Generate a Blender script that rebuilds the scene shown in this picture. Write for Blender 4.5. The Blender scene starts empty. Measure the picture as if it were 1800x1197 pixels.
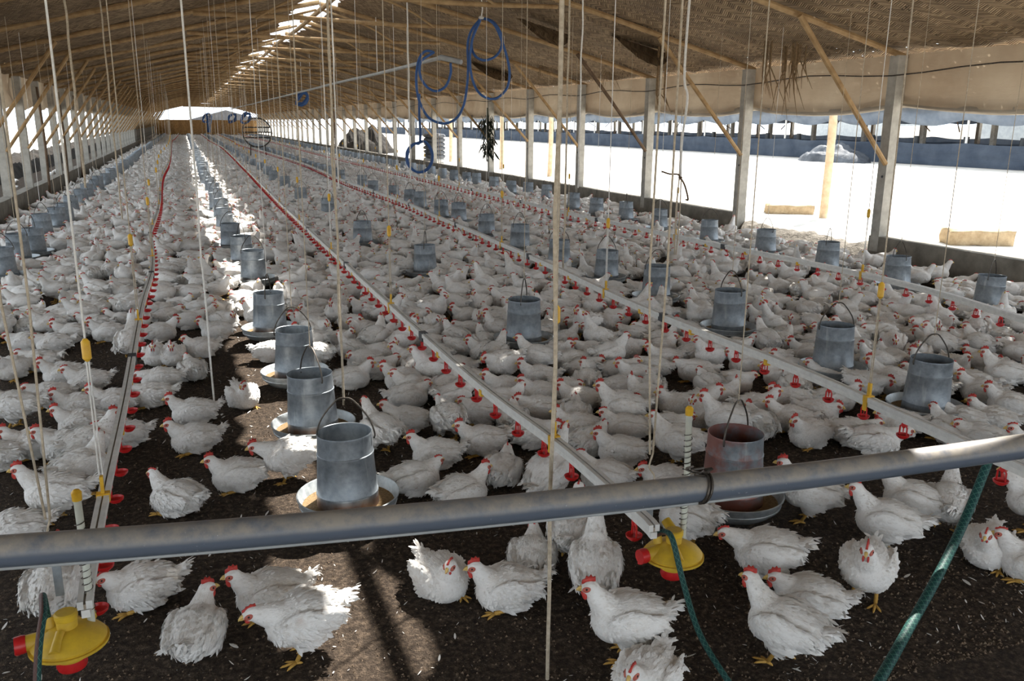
import bpy, math, random
import numpy as np
from mathutils import Vector, Matrix, noise

random.seed(11); np.random.seed(11)
SC = bpy.context.scene
COL = SC.collection
R = math.radians

# ---------------------------------------------------------------- camera, sky, sun, exposure
CAM_H = 1.80
FOC, PITCH, YAW, ROLL = 1505.675, 0.247705, 0.359252, 0.008496      # focal length in pixels of the 1800 px frame
W_PX, H_PX = 1800, 1197
_cy, _sy, _cp, _sp, _cr, _sr = math.cos(YAW), math.sin(YAW), math.cos(PITCH), math.sin(PITCH), math.cos(ROLL), math.sin(ROLL)
FW = Vector((_sy*_cp, _cy*_cp, -_sp)); _rt = Vector((_cy, -_sy, 0)); _up = _rt.cross(FW)
RT = _rt*_cr+_up*_sr; UP = _up*_cr-_rt*_sr
cam_data = bpy.data.cameras.new('camera'); cam = bpy.data.objects.new('camera', cam_data); COL.objects.link(cam)
cam_data.sensor_width = 36.0; cam_data.lens = 36.0*FOC/W_PX; cam_data.clip_start = .05; cam_data.clip_end = 2000
cam.matrix_world = Matrix(((RT.x, UP.x, -FW.x, 0), (RT.y, UP.y, -FW.y, 0), (RT.z, UP.z, -FW.z, CAM_H), (0, 0, 0, 1)))
SC.camera = cam

world = bpy.data.worlds.new('world'); SC.world = world; world.use_nodes = True
_bg = world.node_tree.nodes['Background']; _bg.inputs[0].default_value = (.84, .92, 1.0, 1); _bg.inputs[1].default_value = 2.3
SUN_DIR = Vector((-.56, -.40, -1.0)).normalized()                  # direction the light travels
sun_data = bpy.data.lights.new('sun', 'SUN'); sun_data.energy = 15.0; sun_data.angle = R(.6); sun_data.color = (1.0, .95, .88)
sun = bpy.data.objects.new('sun', sun_data); COL.objects.link(sun); sun.rotation_euler = SUN_DIR.to_track_quat('-Z', 'Y').to_euler(); sun.location = (20, 20, 40)
SC.view_settings.view_transform = 'Standard'; SC.view_settings.look = 'None'; SC.view_settings.gamma = 1; SC.view_settings.use_curve_mapping = False
SC.view_settings.exposure = 0.14

# ---------------------------------------------------------------- survey helpers: a photo pixel to the place it shows
def ray(px, py): return FW+RT*((px-W_PX/2)/FOC)+UP*((H_PX/2-py)/FOC)
def at(px, py, z=0.0):
    d = ray(px, py); t = (z-CAM_H)/d.z; return Vector((d.x*t, d.y*t, z))
def at_x(px, py, x):
    d = ray(px, py); t = x/d.x; return Vector((x, d.y*t, CAM_H+d.z*t))
def at_y(px, py, y):
    d = ray(px, py); t = y/d.y; return Vector((d.x*t, y, CAM_H+d.z*t))
def to_px(p):
    v = Vector(p)-Vector((0, 0, CAM_H)); d = v.dot(FW)
    if d < .05: return None
    return (W_PX/2+FOC*v.dot(RT)/d, H_PX/2-FOC*v.dot(UP)/d, d)

# ---------------------------------------------------------------- object helpers
def tag(o, label=None, cat=None, group=None, kind=None):
    if label: o['label'] = label
    if cat: o['category'] = cat
    if group: o['group'] = group
    if kind: o['kind'] = kind
    return o
def link(name, me, parent=None, loc=None):
    o = bpy.data.objects.new(name, me); COL.objects.link(o)
    if parent is not None: o.parent = parent
    if loc is not None: o.location = loc
    return o
def empty(name, loc=(0, 0, 0), rz=0.0):
    o = bpy.data.objects.new(name, None); COL.objects.link(o); o.location = loc; o.rotation_euler = (0, 0, rz); o.empty_display_size = .1
    return o

ONES = ['', 'first', 'second', 'third', 'fourth', 'fifth', 'sixth', 'seventh', 'eighth', 'ninth', 'tenth', 'eleventh', 'twelfth', 'thirteenth',
        'fourteenth', 'fifteenth', 'sixteenth', 'seventeenth', 'eighteenth', 'nineteenth']
TENS = {20: ('twentieth', 'twenty'), 30: ('thirtieth', 'thirty'), 40: ('fortieth', 'forty'), 50: ('fiftieth', 'fifty'), 60: ('sixtieth', 'sixty'),
        70: ('seventieth', 'seventy'), 80: ('eightieth', 'eighty'), 90: ('ninetieth', 'ninety')}
def nth(n):
    if n < 20: return ONES[n]
    if n > 99: return str(n)+'th'
    t = n//10*10
    return TENS[t][0] if n == t else TENS[t][1]+'-'+ONES[n % 10]

class MB:
    """collects shapes and links them as ONE mesh object"""
    def __init__(s): s.v = []; s.f = []; s.uv = []
    def add(s, V, F, uv=None):
        n = len(s.v); s.v += [tuple(p) for p in V]; s.f += [tuple(i+n for i in q) for q in F]; return s
    def box(s, lo, hi, rz=0.0, c=(0, 0, 0)):
        x0, y0, z0 = lo; x1, y1, z1 = hi; P = [(x, y, z) for z in (z0, z1) for x, y in ((x0, y0), (x1, y0), (x1, y1), (x0, y1))]
        cz, sz = math.cos(rz), math.sin(rz); P = [(c[0]+x*cz-y*sz, c[1]+x*sz+y*cz, c[2]+z) for x, y, z in P]
        return s.add(P, [(3, 2, 1, 0), (4, 5, 6, 7), (0, 1, 5, 4), (1, 2, 6, 5), (2, 3, 7, 6), (3, 0, 4, 7)])
    def tube(s, path, r, n=8):
        V, F = tube_np([tuple(p) for p in path], r, n); return s.add(V, F)
    def lathe(s, prof, c=(0, 0, 0), n=32, axis=None):
        V = []; F = []
        for r_, z in prof:
            for k in range(n):
                a = 2*math.pi*k/n; V.append(Vector((r_*math.cos(a), r_*math.sin(a), z)))
        for i in range(len(prof)-1):
            for k in range(n):
                j = (k+1) % n; F.append((i*n+k, i*n+j, (i+1)*n+j, (i+1)*n+k))
        if axis is not None:
            q = Vector((0, 0, 1)).rotation_difference(Vector(axis)); V = [q @ p for p in V]
        return s.add([p+Vector(c) for p in V], F)
    def grid(s, fn, nu, nv, keep=None):
        V = [fn(i/nu, j/nv) for j in range(nv+1) for i in range(nu+1)]
        F = [(j*(nu+1)+i, j*(nu+1)+i+1, (j+1)*(nu+1)+i+1, (j+1)*(nu+1)+i) for j in range(nv) for i in range(nu) if keep is None or keep(i/nu, j/nv)]
        return s.add(V, F)
    def mesh(s, name, m=None, smooth=True):
        me = bpy.data.meshes.new(name); me.from_pydata(s.v, [], s.f); me.update()
        if m is not None: me.materials.append(m)
        if smooth:
            me.polygons.foreach_set('use_smooth', [True]*len(me.polygons))
            try: me.set_sharp_from_angle(angle=R(38))
            except Exception: pass
        return me
    def build(s, name, m=None, parent=None, loc=None, smooth=True): return link(name, s.mesh(name, m, smooth), parent, loc)

def spline(pts, step=6):
    """Catmull-Rom through the points"""
    P = [Vector(p) for p in pts]; P = [P[0]*2-P[1]]+P+[P[-1]*2-P[-2]]; out = []
    for i in range(1, len(P)-2):
        a, b, c, d = P[i-1:i+3]
        for k in range(step):
            t = k/step; out.append(.5*((2*b)+(c-a)*t+(2*a-5*b+4*c-d)*t*t+(3*b-a-3*c+d)*t*t*t))
    out.append(P[-2]); return out

def uv_tube(name, path, r, m, n=12, parent=None):
    """a hose: a tube with UVs, v in metres along it"""
    V, F = tube_np([tuple(p) for p in path], r, n, cap=False); me = raw_mesh(name, V, F); me.materials.append(m)
    L = [0.0]
    for a, b in zip(path, path[1:]): L.append(L[-1]+(Vector(b)-Vector(a)).length)
    uv = me.uv_layers.new(name='UVMap'); co = []
    for i in range(len(path)-1):
        for j in range(n): co += [j/n, L[i], (j+1)/n, L[i], (j+1)/n, L[i+1], j/n, L[i+1]]
    uv.data.foreach_set('uv', co); return link(name, me, parent)

# ---------------------------------------------------------------- materials
class NT:
    def __init__(s, name):
        s.m = bpy.data.materials.new(name); s.m.use_nodes = True; s.t = s.m.node_tree; s.b = s.t.nodes['Principled BSDF']; s.out = s.t.nodes['Material Output']
    def n(s, kind, **kw):
        nd = s.t.nodes.new('ShaderNode'+kind)
        for k, v in kw.items():
            if hasattr(nd, k) and not k.startswith('i_'): setattr(nd, k, v)
            else: s.set(nd, k[2:] if k.startswith('i_') else k, v)
        return nd
    def set(s, nd, key, v):
        key = int(key) if str(key).isdigit() else key.replace('_', ' ')
        if hasattr(v, 'is_output') or isinstance(v, bpy.types.NodeSocket): s.t.links.new(v, nd.inputs[key])
        else: nd.inputs[key].default_value = v
    def coord(s, which='Object'): return s.n('TexCoord').outputs[which]
    def noise(s, vec, scale, detail=4, rough=.6):
        return s.n('TexNoise', i_Vector=vec, i_Scale=float(scale), i_Detail=float(detail), i_Roughness=float(rough)).outputs['Fac']
    def scale(s, vec, xyz):
        return s.n('Mapping', i_Vector=vec, i_Scale=xyz).outputs[0]
    def ramp(s, fac, stops):
        r_ = s.n('ValToRGB', i_Fac=fac); e = r_.color_ramp.elements
        while len(e) < len(stops): e.new(.5)
        for el, (p, c) in zip(e, stops):
            el.position = p; el.color = (*c, 1) if len(c) == 3 else c
        return r_.outputs['Color']
    def mix(s, fac, a, b, blend='MIX'):
        nd = s.n('Mix', data_type='RGBA', blend_type=blend)
        for sock, v in ((nd.inputs[0], fac), (nd.inputs[6], a), (nd.inputs[7], b)):
            if isinstance(v, bpy.types.NodeSocket): s.t.links.new(v, sock)
            else: sock.default_value = (*v, 1) if isinstance(v, tuple) and len(v) == 3 else v
        return nd.outputs[2]
    def math(s, op, a, b=0.0, c=None):
        nd = s.n('Math', operation=op)
        for i, v in enumerate((a, b, c)):
            if v is None: continue
            if isinstance(v, bpy.types.NodeSocket): s.t.links.new(v, nd.inputs[i])
            else: nd.inputs[i].default_value = v
        return nd.outputs[0]
    def sep(s, vec):
        nd = s.n('SeparateXYZ', i_Vector=vec); return nd.outputs
    def bump(s, h, strength, dist):
        nd = s.n('Bump', i_Height=h, i_Strength=float(strength), i_Distance=float(dist)); s.t.links.new(nd.outputs[0], s.b.inputs['Normal'])
    def base(s, c, rough=.7, metal=0.0, spec=.5):
        if isinstance(c, bpy.types.NodeSocket): s.t.links.new(c, s.b.inputs['Base Color'])
        else: s.b.inputs['Base Color'].default_value = (*c, 1)
        if isinstance(rough, bpy.types.NodeSocket): s.t.links.new(rough, s.b.inputs['Roughness'])
        else: s.b.inputs['Roughness'].default_value = rough
        s.b.inputs['Metallic'].default_value = metal; s.b.inputs['Specular IOR Level'].default_value = spec
        return s.m

def plain(name, c1, c2, scale=8, rough=.6, metal=0.0, bump=.0, dist=.002, spec=.5, detail=4):
    t = NT(name); v = t.coord(); f = t.noise(v, scale, detail)
    col = t.ramp(f, [(.3, c1), (.7, c2)])
    if bump: t.bump(t.noise(v, scale*3, 5), bump, dist)
    return t.base(col, rough, metal, spec)

def make_feather():
    t = NT('white_feathers'); v = t.coord(); rnd = t.n('ObjectInfo').outputs['Random']
    off = t.n('VectorMath', operation='ADD'); t.set(off, '0', v)
    cmb = t.n('CombineXYZ', i_X=t.math('MULTIPLY', rnd, 37.0), i_Y=t.math('MULTIPLY', rnd, 11.0)); t.set(off, '1', cmb.outputs[0]); p = off.outputs[0]
    f = t.noise(p, 9, 5, .65); f2 = t.noise(t.scale(p, (13, 46, 46)), 1.7, 5, .7)
    dirt = t.ramp(f, [(.50, (0, 0, 0)), (.72, (1, 1, 1))]); streak = t.ramp(f2, [(.52, (0, 0, 0)), (.8, (1, 1, 1))])
    c = t.mix(t.math('MULTIPLY', dirt, .50), (.85, .835, .805), (.52, .44, .35))
    c = t.mix(t.math('MULTIPLY', streak, .55), c, (.40, .35, .30))
    red = t.ramp(t.noise(p, 5.5, 2), [(.70, (0, 0, 0)), (.76, (1, 1, 1))])
    c = t.mix(t.math('MULTIPLY', red, .35), c, (.42, .20, .17))
    t.bump(t.noise(t.scale(p, (38, 110, 95)), 1.0, 4), .6, .006)
    return t.base(c, .85, 0, .15)

def make_litter():
    t = NT('dark_litter'); v = t.coord()
    a = t.noise(v, 1.1, 5); b = t.noise(v, 38, 6, .75); c = t.noise(v, 140, 3)
    col = t.ramp(b, [(.32, (.014, .010, .008)), (.50, (.062, .046, .034)), (.68, (.21, .155, .11))])
    col = t.mix(t.math('MULTIPLY', a, .5), col, (.070, .052, .038))
    vo = t.n('TexVoronoi', i_Vector=t.scale(v, (1, 1.9, 1)), i_Scale=23.0); fl = t.ramp(vo.outputs['Distance'], [(.06, (1, 1, 1)), (.11, (0, 0, 0))])
    col = t.mix(t.math('MULTIPLY', fl, t.math('GREATER_THAN', c, .55)), col, (.42, .38, .32))
    t.bump(t.math('ADD', b, t.math('MULTIPLY', c, .6)), .9, .03)
    return t.base(col, .95, 0, .15)

def make_reed():
    """woven reed matting: chevrons of split cane, with a few gaps that let the sky through"""
    t = NT('woven_reed_mat'); v = t.coord(); x, y, z = t.sep(v)
    w = .14
    zig = t.math('MULTIPLY', t.math('PINGPONG', y, w), .55)
    k = t.math('ADD', t.math('MULTIPLY', x, 1.05), zig)
    cell = t.math('FLOOR', t.math('DIVIDE', y, w)); row = t.math('FLOOR', t.math('MULTIPLY', k, 34.0))
    wn = t.n('TexWhiteNoise', noise_dimensions='2D', i_Vector=t.n('CombineXYZ', i_X=row, i_Y=cell).outputs[0]).outputs['Value']
    fr = t.math('FRACT', t.math('MULTIPLY', k, 34.0))
    edge = t.math('MULTIPLY', t.math('PINGPONG', fr, .5), 2.0)
    big = t.noise(v, 1.3, 5); fine = t.noise(t.scale(v, (60, 14, 60)), 1.0, 4)
    c = t.mix(wn, (.20, .135, .078), (.56, .41, .25)); c = t.mix(t.math('MULTIPLY', fine, .45), c, (.12, .078, .046))
    c = t.mix(t.ramp(big, [(.42, (0, 0, 0)), (.68, (.75, .75, .75))]), c, (.17, .12, .075))
    c = t.mix(t.ramp(edge, [(.0, (.8, .8, .8)), (.3, (0, 0, 0))]), c, (.055, .036, .022))
    t.bump(t.math('ADD', edge, t.math('MULTIPLY', fine, .8)), .9, .02)
    t.base(c, .9, 0, .15)
    # gaps between canes, thickest near the eaves and in worn patches
    xr = t.math('ABSOLUTE', t.math('SUBTRACT', x, 2.75))
    eave = t.n('MapRange', i_Value=xr, i_From_Min=5.1, i_From_Max=5.9, i_To_Min=0.0, i_To_Max=.055).outputs[0]
    patch = t.ramp(t.noise(v, .45, 3), [(.60, (0, 0, 0)), (.72, (.035, .035, .035))])
    thr = t.math('ADD', t.math('ADD', eave, patch), .001)
    cellv = t.n('TexVoronoi', i_Vector=t.scale(v, (26, 18, 1)), i_Scale=1.0, feature='F1')
    cv = t.sep(cellv.outputs['Color'])[0]
    hole = t.math('MULTIPLY', t.math('LESS_THAN', cv, t.math('MULTIPLY', thr, 3.2)), t.math('LESS_THAN', cellv.outputs['Distance'], .34))
    tr = t.n('BsdfTransparent'); mx = t.n('MixShader', i_0=hole); t.t.links.new(t.b.outputs[0], mx.inputs[1]); t.t.links.new(tr.outputs[0], mx.inputs[2])
    t.t.links.new(mx.outputs[0], t.out.inputs['Surface']); return t.m

def make_galv(name, rust_amt, red=False, tint=(1, 1, 1)):
    t = NT(name); v = t.coord(); x, y, z = t.sep(v); rnd = t.n('ObjectInfo').outputs['Random']
    off = t.n('VectorMath', operation='ADD'); t.set(off, '0', v); t.set(off, '1', t.n('CombineXYZ', i_X=t.math('MULTIPLY', rnd, 50.0)).outputs[0]); p = off.outputs[0]
    sp = t.noise(p, 30, 4); dr = t.noise(t.scale(p, (18, 18, 2.5)), 1.0, 4)
    c = t.ramp(sp, [(.3, (.20*tint[0], .23*tint[1], .255*tint[2])), (.7, (.33*tint[0], .365*tint[1], .395*tint[2]))])
    c = t.mix(t.ramp(dr, [(.60, (0, 0, 0)), (.75, (.55, .55, .55))]), c, (.60, .62, .62))
    low = t.n('MapRange', i_Value=z, i_From_Min=.155, i_From_Max=.125, i_To_Min=0.0, i_To_Max=1.0).outputs[0]
    has = t.math('LESS_THAN', t.math('FRACT', t.math('MULTIPLY', rnd, 7.31)), rust_amt)
    rm = t.math('MULTIPLY', t.math('MULTIPLY', low, has), t.ramp(t.noise(p, 14, 4), [(.3, (.35, .35, .35)), (.6, (.9, .9, .9))]))
    c = t.mix(rm, c, (.20, .105, .062))
    if red: c = t.mix(t.ramp(t.noise(p, 6, 5), [(.42, (0, 0, 0)), (.56, (.8, .8, .8))]), c, (.34, .12, .085))
    t.bump(sp, .15, .002)
    rg = t.ramp(sp, [(.3, (.38, .38, .38)), (.7, (.55, .55, .55))])
    return t.base(c, rg, .55, .5)

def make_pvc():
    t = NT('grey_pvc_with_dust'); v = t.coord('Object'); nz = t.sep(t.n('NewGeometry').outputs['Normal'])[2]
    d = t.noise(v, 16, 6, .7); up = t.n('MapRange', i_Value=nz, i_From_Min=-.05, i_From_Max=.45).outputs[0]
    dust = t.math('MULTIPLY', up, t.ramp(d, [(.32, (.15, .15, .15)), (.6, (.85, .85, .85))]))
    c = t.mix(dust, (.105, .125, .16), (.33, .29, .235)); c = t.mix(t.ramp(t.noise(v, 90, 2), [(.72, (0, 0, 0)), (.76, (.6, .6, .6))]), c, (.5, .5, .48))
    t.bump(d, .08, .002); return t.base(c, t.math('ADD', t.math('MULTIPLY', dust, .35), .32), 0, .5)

def make_hose(name, base, thread, stripe=None):
    t = NT(name); u, w, _ = t.sep(t.coord('UV'))
    a = t.math('PINGPONG', t.math('ADD', t.math('MULTIPLY', u, 4.0), t.math('MULTIPLY', w, 45.0)), .5); b = t.math('PINGPONG', t.math('SUBTRACT', t.math('MULTIPLY', u, 4.0), t.math('MULTIPLY', w, 45.0)), .5)
    th = t.math('LESS_THAN', t.math('MINIMUM', a, b), .05); c = t.mix(th, base, thread)
    if stripe: c = t.mix(t.math('MULTIPLY', t.math('LESS_THAN', u, .22), .75), c, stripe)
    return t.base(c, .6, 0, .35)

def make_curtain(name, c1, c2, tr=.45):
    t = NT(name); v = t.coord(); f = t.noise(t.scale(v, (3, 3, 9)), 1.0, 5); g = t.noise(v, .9, 4)
    c = t.mix(t.ramp(g, [(.35, (0, 0, 0)), (.65, (1, 1, 1))]), c1, c2); t.bump(f, .4, .05); t.base(c, .85, 0, .2)
    tl = t.n('BsdfTranslucent'); t.set(tl, 'Color', c); mx = t.n('MixShader', i_0=tr); t.t.links.new(t.b.outputs[0], mx.inputs[1]); t.t.links.new(tl.outputs[0], mx.inputs[2])
    t.t.links.new(mx.outputs[0], t.out.inputs['Surface']); return t.m

FEATHER = make_feather(); LITTER = make_litter(); REED = make_reed()
LEGSKIN = plain('yellow_leg_skin', (.44, .24, .045), (.66, .40, .09), 60, .6, 0, .4, .002)
BEAK = plain('yellow_beak', (.62, .40, .10), (.75, .55, .20), 60, .45)
COMB = plain('red_comb_skin', (.42, .025, .022), (.62, .07, .05), 70, .5, 0, .3, .002)
FACE = plain('pink_face_skin', (.40, .075, .055), (.55, .17, .12), 50, .6, 0, .3, .002); FARFACE = plain('far_face_skin', (.46, .20, .15), (.56, .30, .22), 9, .7)
EYE = plain('dark_eye', (.010, .006, .004), (.03, .012, .006), 40, .1)
SAND = plain('pale_sandy_ground', (.49, .46, .41), (.69, .66, .61), 1.2, .95, 0, .4, .04, .1, 8)
CONCRETE = plain('weathered_concrete', (.16, .145, .12), (.30, .28, .24), 5, .9, 0, .5, .01, .2, 8)
POSTCON = plain('grey_concrete_post', (.30, .285, .25), (.50, .48, .43), 6, .9, 0, .4, .008, .2, 8)
POLE = plain('bamboo_pole', (.24, .145, .066), (.44, .30, .155), 7, .75, 0, .4, .01, .2, 6)
PALEPOLE = plain('pale_timber', (.42, .30, .18), (.62, .48, .32), 6, .8, 0, .4, .01, .2, 6)
DARKPOLE = plain('dark_timber', (.075, .048, .03), (.17, .115, .075), 8, .85, 0, .4, .01, .2, 6)
GALV = make_galv('galvanised_sheet', .0); GALVR = make_galv('galvanised_sheet_rusting', 1.0); GALVRED = make_galv('galvanised_sheet_red_streaks', 1.0, True)
PAN = make_galv('galvanised_pan', .0, False, (1.55, 1.5, 1.42))
FEED = plain('crumbled_feed', (.16, .10, .045), (.34, .23, .11), 90, .95, 0, .8, .01)
ROPE = plain('tan_cord', (.34, .28, .20), (.55, .47, .36), 60, .9); ROPEW = plain('white_cord', (.62, .60, .55), (.80, .78, .74), 60, .9)
WIRE = plain('dark_wire', (.05, .045, .04), (.13, .11, .09), 50, .5, .7)
ALU = plain('aluminium_rail', (.58, .57, .54), (.74, .73, .69), 20, .5, .1); ALUSLOT = plain('dusty_rail_slot', (.26, .21, .15), (.38, .32, .24), 20, .9)
WHITEP = plain('white_pipe', (.62, .61, .57), (.78, .77, .73), 25, .5); REDP = plain('red_plastic', (.42, .010, .012), (.58, .022, .020), 20, .35)
YELP = plain('yellow_plastic', (.62, .33, .012), (.76, .46, .03), 25, .45); YELD = plain('dusty_yellow_plastic', (.46, .29, .03), (.72, .47, .03), 12, .5)
BLKP = plain('dark_plastic', (.02, .025, .03), (.05, .055, .06), 30, .5); CLEARP = plain('cloudy_sight_tube', (.50, .52, .46), (.62, .62, .52), 30, .3)
PVC = make_pvc(); PVCL = plain('light_grey_pipe', (.26, .27, .27), (.38, .39, .38), 5, .5)
BLUEH = make_hose('blue_hose', (.030, .085, .24), (.05, .13, .33)); GREENH = make_hose('green_braided_hose', (.006, .048, .045), (.06, .17, .13), (.13, .045, .035))
CURT = make_curtain('beige_curtain', (.44, .34, .24), (.60, .50, .37), .13); CURTG = make_curtain('grey_beige_curtain', (.30, .26, .21), (.42, .37, .30), .12)
NETB = make_curtain('blue_grey_shade_net', (.060, .078, .110), (.095, .118, .155), .3); NETL = make_curtain('pale_blue_shade_net', (.19, .235, .30), (.30, .35, .42), .4)
WHITEPAINT = plain('whitewashed_post', (.62, .62, .60), (.78, .78, .76), 6, .8)
ADOBE = plain('adobe_brick', (.30, .22, .13), (.46, .36, .23), 9, .95, 0, .8, .02, .1, 8); RUBBLE = plain('grey_rubble', (.11, .10, .085), (.26, .24, .21), 7, .95, 0, .9, .05, .1, 8)
SACK = plain('dark_woven_sack', (.06, .065, .075), (.17, .18, .20), 9, .8, 0, .5, .02); SACKL = plain('pale_woven_sack', (.45, .45, .44), (.6, .6, .58), 9, .8, 0, .5, .02)
LEAFD = plain('dark_dry_leaves', (.012, .018, .010), (.035, .045, .022), 20, .8); FROND = plain('dry_palm_frond', (.12, .075, .035), (.26, .17, .085), 30, .85)
GREYSHEET = plain('grey_cement_sheet', (.26, .29, .31), (.36, .39, .41), 3, .8, 0, .2, .01); BROWNMAT = plain('brown_reed_screen', (.24, .135, .055), (.40, .25, .11), 6, .9, 0, .6, .03, .15, 8)
TARP = plain('crumpled_tarpaulin', (.015, .02, .028), (.085, .095, .11), 1.6, .7, 0, .6, .08)
DARKEARTH = plain('near_black_earth', (.010, .009, .008), (.045, .040, .035), 2.5, .95, 0, .8, .05, .1, 8); SLATE = plain('dark_slate_roof', (.045, .045, .048), (.075, .075, .08), 2, .8)  # earth bank and covered heap share an even near-black mottle
BLUECLOTH = plain('blue_cloth', (.05, .12, .28), (.12, .22, .42), 8, .8); CRUMB = plain('straw_coloured_litter_bits', (.05, .036, .025), (.27, .20, .14), 120, .95, 0, 0, .01, .1, 2)
FLUFF = plain('loose_white_feather', (.62, .60, .56), (.78, .76, .72), 40, .9)
# ---------------------------------------------------------------- hens
def uv_ball(c, r, ry=0.0, rz=0.0, nu=20, nv=12):
    u = np.linspace(0, 2*np.pi, nu, endpoint=False); v = np.linspace(0, np.pi, nv+1)[1:-1]
    P = [[0, 0, 1]] + [[math.sin(b)*math.cos(a), math.sin(b)*math.sin(a), math.cos(b)] for b in v for a in u] + [[0, 0, -1]]
    P = np.array(P)*np.array(r)
    cy, sy = math.cos(ry), math.sin(ry); cz, sz = math.cos(rz), math.sin(rz)
    Ry = np.array([[cy, 0, sy], [0, 1, 0], [-sy, 0, cy]]); Rz = np.array([[cz, -sz, 0], [sz, cz, 0], [0, 0, 1]])
    P = P @ (Rz@Ry).T + np.array(c)
    F = []; m = nv-1
    for i in range(nu):
        j = (i+1) % nu
        F.append((0, 1+i, 1+j)); F.append((len(P)-1, 1+(m-1)*nu+j, 1+(m-1)*nu+i))
        for k in range(m-1):
            F.append((1+k*nu+i, 1+(k+1)*nu+i, 1+(k+1)*nu+j, 1+k*nu+j))
    return P, F

def join_np(parts):
    V = []; F = []; n = 0
    for P, f in parts:
        V.append(np.asarray(P, float)); F += [tuple(i+n for i in q) for q in f]; n += len(P)
    return np.concatenate(V), F

def raw_mesh(name, V, F, smooth=True):
    me = bpy.data.meshes.new(name); me.from_pydata([tuple(v) for v in V], [], F); me.update()
    if smooth: me.polygons.foreach_set('use_smooth', [True]*len(me.polygons))
    return me

def remeshed(name, V, F, voxel, smooth, ratio=None):
    me = raw_mesh(name+'_raw', V, F)
    ob = bpy.data.objects.new(name+'_raw', me); COL.objects.link(ob)
    m = ob.modifiers.new('r', 'REMESH'); m.mode = 'VOXEL'; m.voxel_size = voxel; m.use_smooth_shade = True
    s = ob.modifiers.new('s', 'SMOOTH'); s.factor = .5; s.iterations = smooth
    if ratio:
        d = ob.modifiers.new('d', 'DECIMATE'); d.ratio = ratio
    dg = bpy.context.evaluated_depsgraph_get()
    out = bpy.data.meshes.new_from_object(ob.evaluated_get(dg)); out.name = name
    bpy.data.objects.remove(ob); bpy.data.meshes.remove(me)
    return out

def mesh_arrays(me):
    V = np.empty(len(me.vertices)*3); me.vertices.foreach_get('co', V); V = V.reshape(-1, 3)
    N = np.empty(len(me.vertices)*3); me.vertices.foreach_get('normal', N); N = N.reshape(-1, 3)
    return V, N

# pose: stand, head target, neck yaw, body pitch
POSES = dict(
    sit=dict(st=0, hd=(.158, .232), yaw=0), sit_left=dict(st=0, hd=(.138, .232), yaw=55), sit_right=dict(st=0, hd=(.138, .232), yaw=-55),
    rest=dict(st=0, hd=(.155, .192), yaw=15), doze=dict(st=0, hd=(.168, .165), yaw=-25),
    stand=dict(st=1, hd=(.165, .345), yaw=0), stand_left=dict(st=1, hd=(.15, .34), yaw=50), stand_low=dict(st=1, hd=(.205, .262), yaw=12),
    peck=dict(st=1, hd=(.20, .10), yaw=-15), reach=dict(st=2, hd=(.135, .43), yaw=0))

def hen_frame(pose):
    p = POSES[pose]; st = p['st']
    bz = .106 if st == 0 else .190
    pitch = {0: 0.03, 1: -.03, 2: -.42}[st]
    if pose in ('peck', 'stand_low'): pitch = .12
    cp, sp = math.cos(pitch), math.sin(pitch)
    def T(x, y, z):               # body frame to hen frame (pitch about Y: positive drops the front)
        return (x*cp+z*sp, y, -x*sp+z*cp+bz)
    return p, st, bz, pitch, T

def hen_head(pose):
    p, st, bz, pitch, T = hen_frame(pose)
    nb = np.array(T(.095, 0, .045)); yaw = math.radians(p['yaw'])
    hx, hz = p['hd']; d = np.array([hx-nb[0], 0, hz-nb[2]])
    h = nb+np.array([d[0]*math.cos(yaw*.6), d[0]*math.sin(yaw*.6), d[2]])
    hp = {'peck': .75, 'reach': -.75, 'doze': .25, 'stand_low': .2}.get(pose, .06)
    M = np.array([[math.cos(yaw), -math.sin(yaw), 0], [math.sin(yaw), math.cos(yaw), 0], [0, 0, 1]]) @ \
        np.array([[math.cos(hp), 0, math.sin(hp)], [0, 1, 0], [-math.sin(hp), 0, math.cos(hp)]])
    return nb, h, M

def hen_solid(pose, n=20):
    p, st, bz, pitch, T = hen_frame(pose)
    B = lambda c, r, ry=0., rz=0.: uv_ball(T(*c), r, ry+pitch, rz, n, max(6, n*3//5))
    ps = [B((0, 0, 0), (.142, .122, .104), .05), B((.062, 0, -.012), (.092, .110, .092)), B((-.085, 0, -.003), (.096, .102, .088), -.08),
          B((-.165, 0, .020), (.060, .046, .030), .42), B((-.195, 0, .040), (.045, .034, .014), .6)]
    for s in (1, -1):
        ps += [B((.005, s*.101, .012), (.100, .031, .070), .10, -s*.10), B((-.070, s*.098, .014), (.098, .024, .050), .02, s*.10),
               B((-.02, s*.066, -.058), (.080, .052, .046))]
        if st: ps += [uv_ball((-.012+.01*s, s*.052, bz-.085), (.050, .036, .052), .1, 0, n, max(6, n*3//5))]
    nb, h, M = hen_head(pose)
    nb0 = np.array(T(.055, 0, .02))
    k = 9
    for i in range(k):
        t = i/(k-1.)
        mid = nb+(h-nb)*.45+np.array([.012, 0, 0])
        q = (1-t)**2*nb0+2*t*(1-t)*mid+t*t*(h-M@np.array([.010, 0, .006]))
        r = .076*(1-t)**1.3+.033*(1-(1-t)**1.3)
        ps.append(uv_ball(q, (r, r*.94, r), 0, 0, n, max(6, n*3//5)))
    ps.append(uv_ball(h, (.040, .030, .032), math.asin(-M[2, 0]), math.atan2(M[1, 0], M[0, 0]), n, max(6, n*3//5)))
    return ps

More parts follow.
